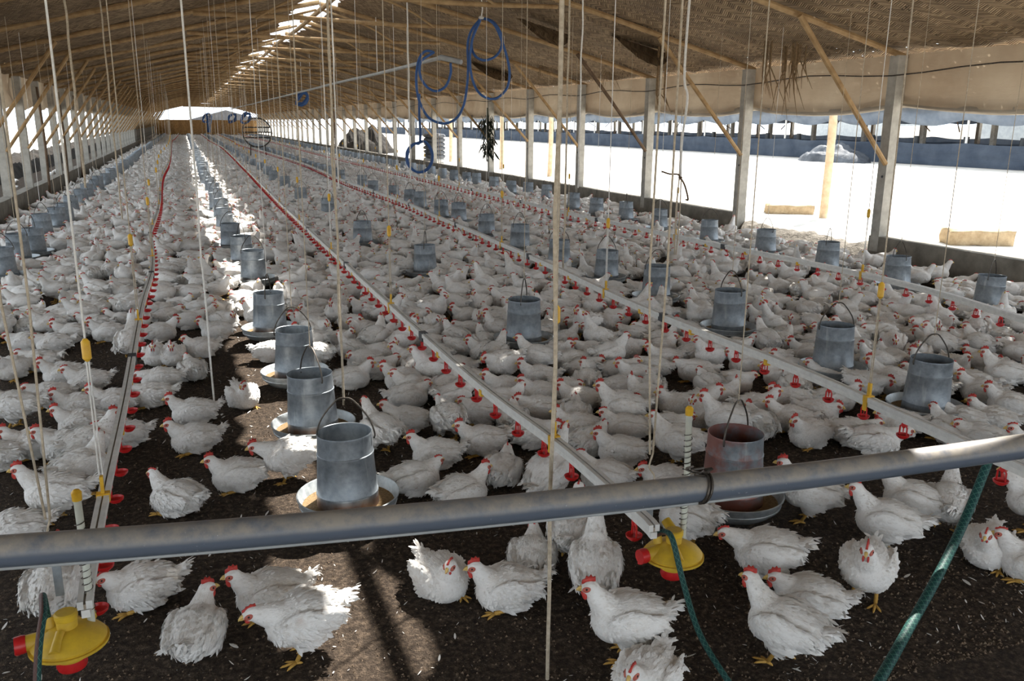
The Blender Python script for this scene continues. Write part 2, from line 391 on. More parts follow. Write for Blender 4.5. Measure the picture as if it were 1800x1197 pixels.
def tube_np(path, rad, n=7, cap=True):
    path = np.asarray(path, float); rad = np.broadcast_to(np.asarray(rad, float), (len(path),))
    tg = np.gradient(path, axis=0); tg /= np.linalg.norm(tg, axis=1)[:, None]+1e-12
    up = np.array([0, 0, 1.]) if abs(tg[0][2]) < .9 else np.array([1., 0, 0])
    V = []; a = np.linspace(0, 2*np.pi, n, endpoint=False)
    s = np.cross(tg[0], up); s /= np.linalg.norm(s)
    for i in range(len(path)):
        s = s-tg[i]*(s@tg[i]); s /= np.linalg.norm(s)+1e-12; b = np.cross(tg[i], s)
        V.append(path[i]+rad[i]*(np.cos(a)[:, None]*s+np.sin(a)[:, None]*b))
    F = [(i*n+j, i*n+(j+1) % n, (i+1)*n+(j+1) % n, (i+1)*n+j) for i in range(len(path)-1) for j in range(n)]
    if cap: F += [tuple(range(n))[::-1], tuple(range((len(path)-1)*n, len(path)*n))]
    return np.concatenate(V), F

def hen_legs(pose, n=7):
    p, st, bz, pitch, T = hen_frame(pose); ps = []
    for s in (1, -1):
        if st == 0:
            if s < 0: continue
            a = np.array([.075, s*.075, .014])
            ps.append(tube_np([a-[.05, 0, -.004], a], [.010, .009], n))
        else:
            dx = .028*s
            a = np.array([dx+.012, s*.055, .014])
            ps.append(tube_np([(dx*.4-.012, s*.052, bz-.105), (dx*.8-.012, s*.054, .065), a+[-.006, 0, .004]], [.013, .0095, .010], n))
        for ang, L in ((0, .060), (38, .048), (-38, .048), (180, .026)):
            d = np.array([math.cos(math.radians(ang)), math.sin(math.radians(ang)), 0])
            ps.append(tube_np([a-[0, 0, .003], a+d*L*.5+[0, 0, -.005], a+d*L*.92-[0, 0, .0085], a+d*L*1.12-[0, 0, .012]], [.0085, .0068, .0052, .0012], n))
    return ps

def leaf_np(base, d, nrm, L, W, lift, curl=.25):
    d = d/np.linalg.norm(d); s = np.cross(nrm, d); s /= np.linalg.norm(s)+1e-9; u = np.cross(d, s)
    V = []
    for t, w in ((0, .35), (.35, .95), (.72, .85), (1, .12)):
        c = base+d*L*t+u*(lift*t-curl*L*.35*t*t)
        V += [c-s*W*.5*w, c+u*W*.10*w, c+s*W*.5*w]
    F = []
    for i in range(3):
        a = i*3; F += [(a, a+1, a+4, a+3), (a+1, a+2, a+5, a+4)]
    return np.array(V), F

def blade_np(base, d, nrm, L, W, lift, curl=.25):
    d = d/np.linalg.norm(d); s = np.cross(nrm, d); s /= np.linalg.norm(s)+1e-9; u = np.cross(d, s)
    m = base+d*L*.55+u*(lift*.5-curl*L*.1)
    return np.array([base, m-s*W*.5, base+d*L+u*(lift-curl*L*.35), m+s*W*.5]), [(0, 1, 2, 3)]

def hen_feathers(pose, me, seed, count, coarse=False, leaf_np=leaf_np):
    p, st, bz, pitch, T = hen_frame(pose)
    rng = np.random.default_rng(seed); V, N = mesh_arrays(me); nb, h, M = hen_head(pose); ps = []
    idx = rng.permutation(len(V)); k = 0
    for i in idx:
        q = V[i]; n = N[i]
        if k >= count: break
        dh = np.linalg.norm(q-h)
        if dh < .050 or (st == 0 and q[2] < .03): continue
        if n[2] < -.5 and rng.random() < .85: continue
        if n[0] > .75 and rng.random() < .6: continue
        neck = np.linalg.norm(q-(nb*.5+h*.5)) < .085 and q[0] > .06
        flow = (nb-h)*1.2+np.array([-.05, 0, -.02]) if neck else np.array([-1, 0, -.18 if n[2] > .2 else -.55]) if n[0] < .35 else np.array([-.5, 0, -1.])
        d = flow-n*(flow@n)
        if np.linalg.norm(d) < .05: continue
        x = q[0]
        if neck: L, W = rng.uniform(.016, .026), .010
        elif x < -.10: L, W = rng.uniform(.034, .058), rng.uniform(.014, .020)
        elif x < .03: L, W = rng.uniform(.028, .046), rng.uniform(.014, .022)
        else: L, W = rng.uniform(.018, .030), rng.uniform(.012, .017)
        if coarse: L *= 1.3; W *= 1.6
        d = d/np.linalg.norm(d)+rng.normal(0, .10, 3)
        ps.append(leaf_np(q-n*.0035, d, n, L, W, rng.uniform(.004, .0115), rng.uniform(.05, .5))); k += 1
    nt = 7 if coarse else 15
    for j in range(nt):                                     # tail fan
        a = (j/(nt-1.)-.5)*1.5
        d = np.array([-math.cos(a*.8), math.sin(a*.8)*.75, .42-abs(a)*.25+rng.normal(0, .10)])
        b = np.array(T(-.165, a*.030, .034))
        ps.append(leaf_np(b, d, np.array([0.2, 0, 1.]), rng.uniform(.045, .072), .024, 0, rng.uniform(.1, .6)))
    for s in (1, -1):                                       # folded wing quills
        for j in range(3 if coarse else 7):
            b = np.array(T(-.075-.007*j, s*(.094-.004*j), .040-.013*j))
            d = np.array([-1, -s*rng.uniform(.05, .25), rng.uniform(-.18, .08)])
            ps.append(leaf_np(b, d, np.array([0, s, .55]), rng.uniform(.065, .095), .022, .003, .3))
    return ps

HK = 1.30
def hen_comb(pose, big):
    nb, h, M = hen_head(pose); M = M*HK; ps = []
    k = .86 if big else .45
    pts = [(.026, .016), (.024, .030), (.014, .034), (.010, .046), (.001, .040), (-.006, .049), (-.012, .038), (-.020, .040), (-.020, .022), (0, .020)]
    V = []
    for y in (-.0034, .0034):
        for x, z in pts: V.append([x, y*(1.3 if z < .025 else .7), .018+(z-.018)*k])
    m = len(pts)
    F = [tuple(range(m)), tuple(range(2*m-1, m-1, -1))]+[(i, i+m, (i+1) % m+m, (i+1) % m) for i in range(m)]
    ps.append((np.array(V)@M.T+h, F))
    return ps

def hen_wattle(pose, big, s):
    nb, h, M = hen_head(pose); M = M*HK; k = .86 if big else .45
    P, f = uv_ball((.019, s*.0085, -.022*k-.006), (.0085, .0042, .0150*k+.002), .2, 0, 10, 8); return [(P@M.T+h, f)]

def hen_face(pose):
    nb, h, M = hen_head(pose); M = M*HK; ps = []
    for s in (1, -1):
        P, f = uv_ball((.014, s*.0172, .001), (.0150, .0058, .0100), .25, -s*.30, 12, 8); ps.append((P@M.T+h, f))
    return ps

def hen_beak(pose):
    nb, h, M = hen_head(pose); M = M*HK*.92; ps = []
    for path, r in (([(.024, 0, .003), (.036, 0, .002), (.045, 0, -.003), (.050, 0, -.008)], [.0085, .0068, .0040, .0008]),
                    ([(.024, 0, -.005), (.036, 0, -.007), (.044, 0, -.008)], [.0065, .0045, .0010])):
        P, f = tube_np(path, r, 8); ps.append((P@M.T+h, f))
    return ps

def hen_eye(pose, s):
    nb, h, M = hen_head(pose); M = M*HK; P, f = uv_ball((.0140, s*.0218, .004), (.0040, .0026, .0040), 0, 0, 10, 8)
    return [(P@M.T+h, f)]

def multi_mesh(name, groups):
    """one mesh from [(parts, material)], material slots in order"""
    V = []; F = []; MI = []; n = 0
    for k, (parts, m) in enumerate(groups):
        for P, f in parts:
            V.append(np.asarray(P)); F += [tuple(i+n for i in q) for q in f]; MI += [k]*len(f); n += len(P)
    me = raw_mesh(name, np.concatenate(V), F)
    for parts, m in groups: me.materials.append(m)
    me.polygons.foreach_set('material_index', MI); me.update()
    return me

def mesh_parts(me):
    V, N = mesh_arrays(me)
    return [(V, [tuple(p.vertices) for p in me.polygons])]

def mirror_parts(parts):
    return [(np.asarray(P)*np.array([1, -1, 1]), [tuple(reversed(q)) for q in f]) for P, f in parts]
# ---------------------------------------------------------------- the setting
XL, XR, XM = -3.12, 8.61, 2.75                 # post lines and ridge line
Y_NEAR, Y_END = -5.0, 113.0
RIDGE_Z, SLOPE = 4.07, .243
def roof_z(x): return RIDGE_Z-abs(x-XM)*SLOPE
def nz(x, y, z=0.0): return noise.noise(Vector((x, y, z)))

def struct(o): o['kind'] = 'structure'; return o

MB().grid(lambda u, v: (-90+260*u, -40+420*v, -.012), 1, 1).build('ground', SAND)['kind'] = 'structure'
fl = MB()
def floor_pt(u, v):
    x = XL-.05+(XR-XL+.1)*u; y = -4.0+30*v
    return (x, y, .012*nz(x*1.3, y*1.3)+.008*nz(x*5, y*5, 3))
fl.grid(floor_pt, 120, 300); fl.grid(lambda u, v: (XL-.05+(XR-XL+.1)*u, 26+(Y_END-26)*v, 0), 4, 8)
struct(fl.build('floor', LITTER))
struct(MB().grid(lambda u, v: (-6.6+(XL+6.5)*u, -5+118*v, .004+.02*nz(u*9, v*200)), 12, 160).build('ground_strip', LITTER))

# reed roof: two slopes that leave a torn gap along the ridge
def ridge_edge(side, y):
    e = .21+(.16 if 14 < y < 45 else .07 if y > 14 else 0)+.12*nz(y*.8, side*7.0)+.14*nz(y*2.9, side*3.0)+.05*nz(y*9, side)
    if y < 4.05: e = -.06
    elif nz(y*.33, 5.0) > .38: e -= .22
    return XM+side*max(-.06, e)
def slope_sheet(name, side):
    x_out = XM+side*(5.86+(1.2 if side > 0 else .95))
    def pt(u, v):
        y = Y_NEAR+(Y_END+1.0-Y_NEAR)*v; x = ridge_edge(side, y)*(1-u)+x_out*u
        ph = (y-9.0)/3.173*2*math.pi
        sag = .035*(1-math.cos(ph))*.5+.06*nz(x*.8, y*.8, 2)+.03*nz(x*2.5, y*2.5)
        return (x, y, roof_z(x)+.14-sag+(.035*nz(y*3, side) if u > .9 else 0))
    torn = (lambda u, v: not (abs(Y_NEAR+(Y_END+1.0-Y_NEAR)*v-3.11) < .05 and abs(XM+u*7.06-4.08) < .30)) if side > 0 else None
    m = MB().grid(pt, 44, 1190, torn); o = m.build(name, REED)
    s = o.modifiers.new('thickness', 'SOLIDIFY'); s.thickness = .012; s.offset = 1
    return struct(o)
slope_sheet('ceiling_left', -1); slope_sheet('ceiling_right', 1)

# low concrete curbs; the right one is broken away between the second and the nearest post
FR = [9.0+3.173*n for n in range(-4, 33)]                     # right posts
FL = [18.3+2.42*n for n in range(-9, 39)]                     # left posts
def curb(name, x0, x1, segs, h):
    m = MB()
    for a, b in segs:
        n = max(2, int((b-a)/.6))
        for q in range(n):
            y0, y1 = a+(b-a)*q/n, a+(b-a)*(q+1)/n
            z0, z1 = h+.012*nz(y0*.7, x0), h+.012*nz(y1*.7, x0)
            m.add([(x0, y0, -.02), (x1, y0, -.02), (x1, y1, -.02), (x0, y1, -.02), (x0, y0, z0), (x1, y0, z0), (x1, y1, z1), (x0, y1, z1)],
                  [(4, 5, 6, 7), (0, 4, 7, 3), (1, 2, 6, 5)]+([(0, 1, 5, 4)] if q == 0 else [])+([(3, 7, 6, 2)] if q == n-1 else []))
    return struct(m.build(name, CONCRETE, smooth=False))
curb('wall_right', 8.53, 8.74, [(-5, 9.1), (FR[5], 113)], .39)
curb('wall_left', -3.22, -3.02, [(-5, 113)], .42)

# far end: brown screen below, open gable above
e = MB()
e.grid(lambda u, v: (XL+(XR-XL)*u, Y_END+.03*math.sin(u*90)+.04*nz(u*30, v*4), 1.95*v+(.05*nz(u*20, 1) if v > .9 else 0)), 160, 6)
struct(e.build('wall_back', BROWNMAT))
g = MB(); g.grid(lambda u, v: (-3.30-.10*math.sin(v*70)*.15, 66+47*v, 1.70*u), 4, 120); struct(g.build('wall_left_sheet', GREYSHEET))
MB().box((XL, Y_END-.25, 0), (XR, Y_END-.1, .28)).build('trim_back', CONCRETE, smooth=False)['kind'] = 'structure'

# rubble where the curb is broken, and the earth bank outside on the left
def bank(name, m, x0, x1, y0, y1, h, nu, nv, label, cat):
    b = MB()
    def pt(u, v):
        x = x0+(x1-x0)*u; y = y0+(y1-y0)*v; k = math.sin(math.pi*u)*min(1, 12*v, 12*(1-v))
        return (x+.05*nz(y*3, u*5), y, -.02+h*k*(1+.35*nz(x*2, y*2))+.06*nz(x*6, y*6, 4)*k)
    b.grid(pt, nu, nv); o = b.build(name, m); return tag(o, label, cat, None, 'stuff')
bank('rubble', RUBBLE, 8.35, 9.25, 8.9, 12.4, .24, 14, 60, 'grey rubble bank where the right curb is broken away beside the nearest concrete post', 'rubble')
bank('earth_bank', DARKEARTH, -6.2, -4.95, 12, 113, .60, 10, 300, 'dark earth bank outside beyond the left wall', 'earth bank')

# rolled curtains under the eaves
def curtain(name, x, side, y0, y1, m, label):
    posts = FR if side > 0 else FL; b = MB(); S = posts[1]-posts[0]
    def pt(u, v):
        y = y0+(y1-y0)*v; ph = (y-posts[0])/S*math.pi
        sg = abs(math.sin(ph)); z_top = 2.70; z_bot = 2.10-.10*sg+.03*nz(y*.9, 3)
        z = z_top+(z_bot-z_top)*u; bul = .05*math.sin(math.pi*min(1, u*1.0))**1.5+.035*nz(y*2.2, z*3, 1)+.018*nz(y*7+z*4, z*5, 2)
        return (x+side*(.03+bul*(.4+u)), y, z)
    b.grid(pt, 12, int((y1-y0)/.11)); o = b.build(name, m)
    if side < 0: return tag(o, label, 'curtain')
    r_ = MB()
    def pt2(u, v):
        y = y0+(y1-y0)*v; ph = (y-posts[0])/S*math.pi; sg = abs(math.sin(ph)); a = 2*math.pi*u
        rr = .055+.012*nz(y*3, a); zc = 2.10-.10*sg+.03*nz(y*.9, 3)
        return (x+side*.10+rr*math.cos(a)*1.1, y, zc+rr*math.sin(a))
    r_.grid(pt2, 12, int((y1-y0)/.16)); r_.build('curtain_roll', CURTG, o)
    return tag(o, label, 'curtain')
curtain('side_curtain', 8.68, 1, -4, 112, CURT, 'long beige curtain rolled up under the right eave above the open side')
curtain('side_curtain', -3.20, -1, -4, 66, CURT, 'pale curtain rolled up under the left eave above the open side')

# ---------------------------------------------------------------- posts, rafters, braces
def post_mesh(name, x0, x1, h, m, holes=True):
    b = MB(); d = .075
    P = []
    for z in np.linspace(-.05, h, 12):
        j = .005*nz(z*3, 1.7)
        P.append([(x0-.0+j, -d, z), (x1+j, -d, z), (x1+j, d, z), (x0+j, d, z)])
    V = [p for q in P for p in q]; F = []
    for i in range(len(P)-1):
        for k in range(4): F.append((i*4+k, i*4+(k+1) % 4, (i+1)*4+(k+1) % 4, (i+1)*4+k))
    F += [(3, 2, 1, 0), tuple(len(V)-4+k for k in range(4))]
    return b.add(V, F).mesh(name, m, smooth=False)
pm_r = post_mesh('concrete_post', -.08, .07, 2.68, POSTCON); pm_l = post_mesh('concrete_post', -.075, .075, 2.66, POSTCON)
hole_me = MB().lathe([(0, 0), (.017, 0), (.017, .006), (0, .006)], n=10, axis=(-1, 0, 0)).mesh('bolt_hole', BLKP)
def rafter_pts(side, seed, x_out):
    out = []
    for k in range(9):
        t = k/8; x = XM+side*.02+(x_out-XM)*t
        out.append((x, .035*nz(seed*3.1, t*2.2)+.015*nz(seed, t*6), roof_z(x)+.05+.045*math.sin(t*math.pi)*(.6+nz(seed, 4))-.01))
    return out
def pole_obj(name, pts, r0, r1, m, loc, parent=None, n=8):
    P = spline(pts, 3); rr = [r0+(r1-r0)*i/(len(P)-1)+.004*nz(i*.9, loc[1]) for i in range(len(P))]
    return MB().tube(P, rr, n).build(name, m, parent, loc)
vis_r = [i for i, y in enumerate(FR) if y > 8.5]
for i, y in enumerate(FR):
    k = i-vis_r[0]+1
    lab_post = 'concrete post on the right curb, %s from the front' % nth(k) if k > 0 else 'concrete post on the right curb beyond the frame, %s behind the nearest seen' % nth(1-k)
    if k > 0:
        p = link('concrete_post', pm_r, None, (XR, y, 0)); tag(p, 'grey '+lab_post, 'post', 'concrete posts along the right side')
        if k < 14: link('bolt_hole', hole_me, p, (-.0795, -.02, 1.17))
    if y < 2.5: continue
    r_ = pole_obj('rafter_pole', rafter_pts(1, i+.37, XR+.75), .046, .036, POLE, (0, y, 0))
    tag(r_, ('bamboo rafter sloping from the ridge to the %s right post' % nth(k)) if k > 0 else 'bamboo rafter over the right slope, %s nearer than the first right post' % nth(1-k), 'rafter', 'bamboo rafters of the right slope')
    if k > 0:
        x1 = 6.95+.25*nz(i*1.7, 2)
        b = pole_obj('brace_pole', [(x1, -.10, roof_z(x1)+.02), ((x1+8.5)/2, -.06, (roof_z(x1)+1.36)/2+.03), (8.525, -.055, 1.33+.1*nz(i*2.1, 5))], .036, .032, DARKPOLE if k == 3 else POLE, (0, y, 0))
        tag(b, ('dark timber' if k == 3 else 'thin bamboo')+' brace leaning from rafter to the %s right post' % nth(k), 'brace', 'braces of the right posts')
for i, y in enumerate(FL):
    k = i-8
    if y < 1: continue
    r_ = pole_obj('rafter_pole', rafter_pts(-1, i+.71, XL-.75), .046, .036, POLE, (0, y, 0))
    tag(r_, ('bamboo rafter sloping from the ridge to the %s left post' % nth(k)) if k > 0 else 'bamboo rafter over the left slope, %s nearer than the first left post' % nth(1-k), 'rafter', 'bamboo rafters of the left slope')
    if k > 0:
        p = link('concrete_post', pm_l, None, (XL, y, 0)); tag(p, 'grey concrete post on the left curb, %s from the front' % nth(k), 'post', 'concrete posts along the left side')
    if k >= 0:
        x1 = -1.75+.2*nz(i*1.7, 9)
        b = pole_obj('brace_pole', [(x1, -.10, roof_z(x1)+.02), ((x1-3.0)/2, -.07, (roof_z(x1)+1.25)/2+.02), (-3.05, -.06, 1.22+.08*nz(i*2.1, 5))], .034, .030, POLE, (0, y, 0))
        tag(b, 'thin bamboo brace leaning from rafter to the %s left post' % nth(k) if k else 'thin bamboo brace at the left edge, before the first left post', 'brace', 'braces of the left posts')
# collar ties and struts below the ridge
for i, y in enumerate(FR[5:]):
    k = i+1; zt = 3.46+.05*nz(i*2.3, 1); xa = XM-(RIDGE_Z-zt)/SLOPE+.1*nz(i, 3); xb = XM+(RIDGE_Z-zt)/SLOPE+.1*nz(i, 8)
    o = pole_obj('collar_pole', [(xa, .07, zt), (XM-.8, .07, zt+.03*nz(i*1.3, 2)), (XM+.9, .07, zt-.03+.03*nz(i*1.9, 4)), (xb, .07, zt)], .040, .032, POLE, (0, y, 0))
    tag(o, 'horizontal bamboo tie pole across the roof, %s from the front' % nth(k), 'tie pole', 'bamboo tie poles across the roof')
    for s in (-1, 1):
        o = pole_obj('strut_pole', [(XM+s*.06, -.06, 3.98), (XM+s*.95, -.05, 3.72), (XM+s*(1.5+.3*nz(i, s)), -.06, 3.42)], .024, .020, POLE, (0, y+.35*nz(i*3, s), 0))
        tag(o, 'slim bamboo strut under the ridge, %s side, %s from the front' % ('left' if s < 0 else 'right', nth(k)), 'strut', 'slim struts under the ridge')
for i in range(10):
    y0 = Y_NEAR+i*11.8
    o = pole_obj('ridge_pole', [(XM+.05, y0-.2, RIDGE_Z-.06), (XM+.05+.04*nz(i, 1), y0+4, RIDGE_Z-.09), (XM+.05, y0+8, RIDGE_Z-.04), (XM+.07, y0+12, RIDGE_Z-.06)], .05, .042, POLE, (0, 0, 0))
    tag(o, 'ridge pole running along the roof gap, %s length from the front' % nth(i+1), 'ridge pole', 'ridge poles end to end')

# sagging torn mats and hanging fronds on the right slope
def sag_mat(px, py, yy, w, h, label):
    c = at_y(px, py, yy); b = MB()
    def pt(u, v):
        a = (u-.5)*2; x = c.x+a*w; zt = roof_z(x)+.09; d = h*(1-a*a)**.8*v
        return (x, c.y-.9*math.sqrt(max(0, 1-a*a))*v*.55+.03*nz(u*7, v*5), zt-d-.015*nz(u*9, v*9))
    b.grid(pt, 26, 10); return tag(b.build('sagging_mat', REED), label, 'roof mat', 'torn mats sagging from the right slope')
sag_mat(952, 20, 14.2, .50, .34, 'torn reed mat sagging from the roof, beside the hanging blue hose')
sag_mat(1120, 78, 13.2, .52, .36, 'torn reed mat sagging from the roof above the third right post')
sag_mat(862, 120, 20.5, .55, .30, 'torn reed mat sagging behind the hanging blue hose loop')
fronds = [(1352, 118, 10.6, .55, 'long dry frond hanging over the right curtain, left of two'), (1405, 105, 10.2, .42, 'broad dry frond hanging beside the brace of the nearest right post'),
          (1388, 125, 10.5, .62, 'thin dry frond strand hanging over the right curtain'), (1065, 120, 16.5, .42, 'ragged dry frond hanging above the fourth right post'),
          (955, 110, 18.5, .40, 'dry frond tuft hanging under the right roof edge'), (1160, 165, 13.0, .30, 'short dry frond on top of the third right post')]
for px, py, yy, L, lab in fronds:
    c = at_y(px, py, yy); b = MB(); rr = random.Random(px)
    for k in range(9):
        d = Vector((rr.uniform(-.5, .6), rr.uniform(-.3, .3), -1)).normalized(); l = L*rr.uniform(.45, 1.05); w = .012
        q = c+Vector((rr.uniform(-.10, .10), rr.uniform(-.08, .08), 0))
        P = [Vector((q.x, q.y, roof_z(q.x)+.10)), q, q+d*l*.5+Vector((0, 0, .02)), q+d*l+Vector((.05, 0, -.05))]
        b.tube(P, [.010, .010, .008, .002], 5)
    tag(b.build('palm_frond', FROND), lab, 'palm frond', 'dry fronds hanging from the right eave')
# wire strung along the right posts
tag(MB().tube(spline([(8.48, y, 2.50-(.07 if q % 2 else 0)) for q, y in enumerate(np.arange(4.2, 60, 3.173/2))], 3), .009, 6).build('eave_cable', WIRE), 'dark cable strung along the tops of the right posts', 'cable')

# ---------------------------------------------------------------- outside on the right
sh = empty('neighbour_shed', (34.5, 0, 0)); tag(sh, 'long neighbouring poultry shed with blue shade nets across the sandy yard', 'shed')
YS = [22.4+4.45*n for n in range(0, 34)]
wp = MB().tube([(0, 0, -.05), (.02, 0, 1.3), (0, 0, 2.75)], [.062, .058, .055], 8).mesh('shed_post', WHITEPAINT)
dp = MB().box((-.11, -.11, 0), (.11, .11, 2.75)).mesh('rear_post', POSTCON, False)
for y in YS:
    link('shed_post', wp, sh, (0, y, 0)); link('rear_post', dp, sh, (3.2, y+1.3, 0)); link('rear_post', dp, sh, (11.5, y+.7, 0))
def net(name, x, z0, z1, amp, m, nv=14, dx=.0):
    b = MB()
    def pt(u, v):
        y = 15+150*v; ph = (y-22.4)/4.45*math.pi; sg = abs(math.sin(ph))
        return (x+.05*nz(y*.8, u*4)+dx*math.sin(math.pi*u), y, z0+(z1-z0)*u-amp*sg*(1-u if z0 > 1 else u)+.05*nz(y*.6, u*3, x))
    b.grid(pt, nv, 500); b.build(name, m, sh)
net('lower_net', -.09, .0, 1.08, .06, NETB); net('upper_net', -.09, 2.18, 2.92, .30, NETL, 14, -.22); net('rear_net', 3.4, 0.0, 1.05, .05, NETB); net('rear_net', 11.7, 0.0, 1.2, .1, NETB); net('rear_net', 11.7, 2.2, 2.8, .2, NETB)
rb = MB(); rb.grid(lambda u, v: (-1.0+7*u, 14+152*v, 2.75+1.6*u+.05*nz(u*5, v*90)), 6, 80); rb.grid(lambda u, v: (6+7*u, 14+152*v, 4.35-1.6*u), 6, 80); rb.build('roof', BROWNMAT, sh)
rng = random.Random(5)
for q in range(16): MB().tube([(rng.uniform(.2, 3), 0, 2.7), (rng.uniform(.2, 3.2), rng.uniform(-.8, .8), 1.6)], .03, 6).build('brace', DARKPOLE, sh, (0, YS[q % 14]+1.2, 0))
fd = MB().lathe([(.16, 0), (.13, .42), (.12, .42), (.14, .05)], n=14)
for q in range(10): link('feeder', fd.mesh('feeder', BLKP), sh, (1.0, 26+3.1*q, .95))
fs = MB().box((0, 0, 0), (.5, 30, 1.9)).build('parapet', SAND, None, (62, 36, 0)); tag(fs, 'low pale building wall seen far beyond the neighbouring shed', 'building')
for q, (x, y, z, m, lab) in enumerate([(52, 30, 2.4, GREYSHEET, 'grey sheet wall of a far building seen through the neighbouring shed'), (70, 70, 3.2, GREYSHEET, 'hazy grey building far beyond the neighbouring shed')]):
    tag(MB().box((0, 0, 0), (3, 16, z)).build('far_building', m, None, (x, y, 0), False), lab, 'building')
yard_poles = [(14.25, PALEPOLE, 2.75, 'pale timber pole standing in the yard behind the adobe blocks'), (28.6, PALEPOLE, 2.7, 'pale timber pole in the yard, second from the front'),
              (33.7, PALEPOLE, 2.6, 'reddish timber pole in the yard beside the dark hanging leaves'), (41.0, PALEPOLE, 2.6, 'pale timber pole in the yard beyond the stacked sacks'),
              (50.0, WHITEPAINT, 2.6, 'whitewashed pole in the yard near the dark tarpaulin heap')]
for y, m, h, lab in yard_poles:
    tag(pole_obj('yard_pole', [(0, 0, -.05), (.03, .01, h*.5), (.0, .0, h)], .085, .075, m, (12.12, y, 0), None, 10), lab, 'pole', 'timber poles in the yard')
def adobe(x, y, rz, L, H, lab, seed):
    b = MB()
    def pt(u, v): return None
    m = bpy.data.meshes.new('adobe_block'); import bmesh as bmx
    bm = bmx.new(); bmx.ops.create_cube(bm, size=1); bmx.ops.subdivide_edges(bm, edges=bm.edges[:], cuts=7, use_grid_fill=True)
    for v in bm.verts:
        p = Vector((v.co.x*L, v.co.y*.42, v.co.z*H)); k = 1.0-.10*max(0, abs(v.co.x)-.35)
        p.y *= k; p += Vector((nz(p.x*5, p.y*5, p.z*5+seed), nz(p.x*5+3, p.y*5, p.z*5), nz(p.x*4, p.y*6, p.z*4+9)))*.035; v.co = p
    bm.to_mesh(m); bm.free(); m.materials.append(ADOBE); m.polygons.foreach_set('use_smooth', [True]*len(m.polygons))
    tag(link('adobe_block', m, None, (x, y, H/2-.02)), lab, 'block', 'adobe blocks in the yard').rotation_euler = (0, 0, rz)
a = at(1386, 374); adobe(a.x, a.y, R(-28), .95, .19, 'long adobe block lying in the yard, behind the timber pole foot', 1)
a = at(1716, 428); adobe(a.x, a.y, R(-24), .98, .24, 'cracked adobe block lying in the yard, behind the nearest right curb', 7)
def heap(name, c, rx, ry, h, m, lab, cat, seed=0):
    b = MB()
    def pt(u, v):
        a = 2*math.pi*u; r_ = v; k = (1-r_*r_)**.7
        f = 1+.22*nz(math.cos(a)*2+seed, math.sin(a)*2, r_*2)
        return (c[0]+rx*r_*math.cos(a)*f, c[1]+ry*r_*math.sin(a)*f, -.02+h*k*(1+.45*nz(math.cos(a)*3*r_+seed, math.sin(a)*3*r_))+.12*h*nz(math.cos(a)*9*r_, math.sin(a)*9*r_, seed))
    b.grid(pt, 56, 20); return tag(b.build(name, m), lab, cat)
c = at(1506, 283); heap('tarpaulin_heap', (c.x-1.6, c.y, 0), 1.4, 2.4, .78, TARP, 'crumpled grey and white tarpaulin heaped in front of the blue shade net', 'tarpaulin', 3)
c = at(628, 266); heap('tarpaulin_heap', (c.x+.5, c.y, 0), 1.5, 4.5, 1.35, DARKEARTH, 'dark covered heap far along the right side yard', 'heap', 8)
# sacks stacked against the right side, each one a thing
def sack_mesh(seed, m):
    b = MB()
    def pt(u, v):
        a = 2*math.pi*u; t = v*2-1; e = (1-abs(t)**4)**.5*.98+.02
        ca, sa = math.cos(a), math.sin(a); ca = math.copysign(abs(ca)**.6, ca); sa = math.copysign(abs(sa)**.7, sa); e = (1-abs(t)**7)**.5*.98+.02
        return (.40*t, .29*ca*e*(1+.08*nz(a*2, t*3, seed)), .088*sa*e+.012*nz(ca*2, t*3, seed))
    return b.grid(pt, 20, 14).mesh('feed_sack', m)
sm = [sack_mesh(1.3, SACK), sack_mesh(2.9, SACK), sack_mesh(4.1, SACKL)]
sx, sy_ = 9.25, 33.2
for col in range(2):
    for lev in range(9):
        o = link('feed_sack', sm[2] if lev < 3 else sm[(lev+col) % 2], None, (sx+.06*nz(lev, col), sy_+col*.66, .08+.155*lev)); o.rotation_euler = (0, 0, R(90+8*nz(lev*1.7, col*3)))
        tag(o, '%s woven sack in the %s stack outside the right curb, %s from the bottom' % ('pale' if lev < 3 else 'dark', 'nearer' if col == 0 else 'farther', nth(lev+1)), 'sack', 'sacks stacked outside the right curb')
# dark bundle of leaves on a post, ladder, wire hoop, blue cloth
hb = MB(); rr = random.Random(4); base = at_x(857, 205, 8.38)
for k in range(170):
    q = base+Vector((rr.uniform(-.10, .10), rr.uniform(-.30, .30), rr.uniform(-1.0, .05))); k2 = 1-abs(q.z-base.z+.5)
    q.y = base.y+(q.y-base.y)*(.6+k2); P, f = leaf_np(np.array(q), np.array([rr.uniform(-.6, .6), rr.uniform(-.6, .6), -1.]), np.array([-1., .1, .2]), rr.uniform(.20, .36), .12, .02, .4); hb.add(P, f)
hb.tube([base+Vector((0, 0, .25)), base+Vector((0, 0, -.9))], .02, 6)
tag(hb.build('leaf_bundle', LEAFD), 'dark bundle of dry leaves hanging beside the sixth right post', 'leaf bundle')
ld = empty('ladder', (8.42, 52.5, 0)); tag(ld, 'dark timber ladder standing far along the right curb', 'ladder')
for s in (0, .72): MB().tube([(0, s, 0), (.03, s, 2.5)], .05, 8).build('rail', DARKPOLE, ld)
for z in (.5, .95, 1.4, 1.85): MB().tube([(.015, -.08, z), (.015, .80, z)], .035, 6).build('rung', DARKPOLE, ld)
c = at_x(452, 233, 3.4)
hp = empty('wire_hoop', (c.x, c.y, 0)); tag(hp, 'round dark metal hoop with crossbars standing far down the house', 'hoop')
zc = c.z; rad = 24.0*c.y/1560
MB().tube([(rad*math.cos(a), .15*math.sin(a), zc+rad*math.sin(a)) for a in np.linspace(0, 2*math.pi, 40)], .034, 6).build('hoop', WIRE, hp)
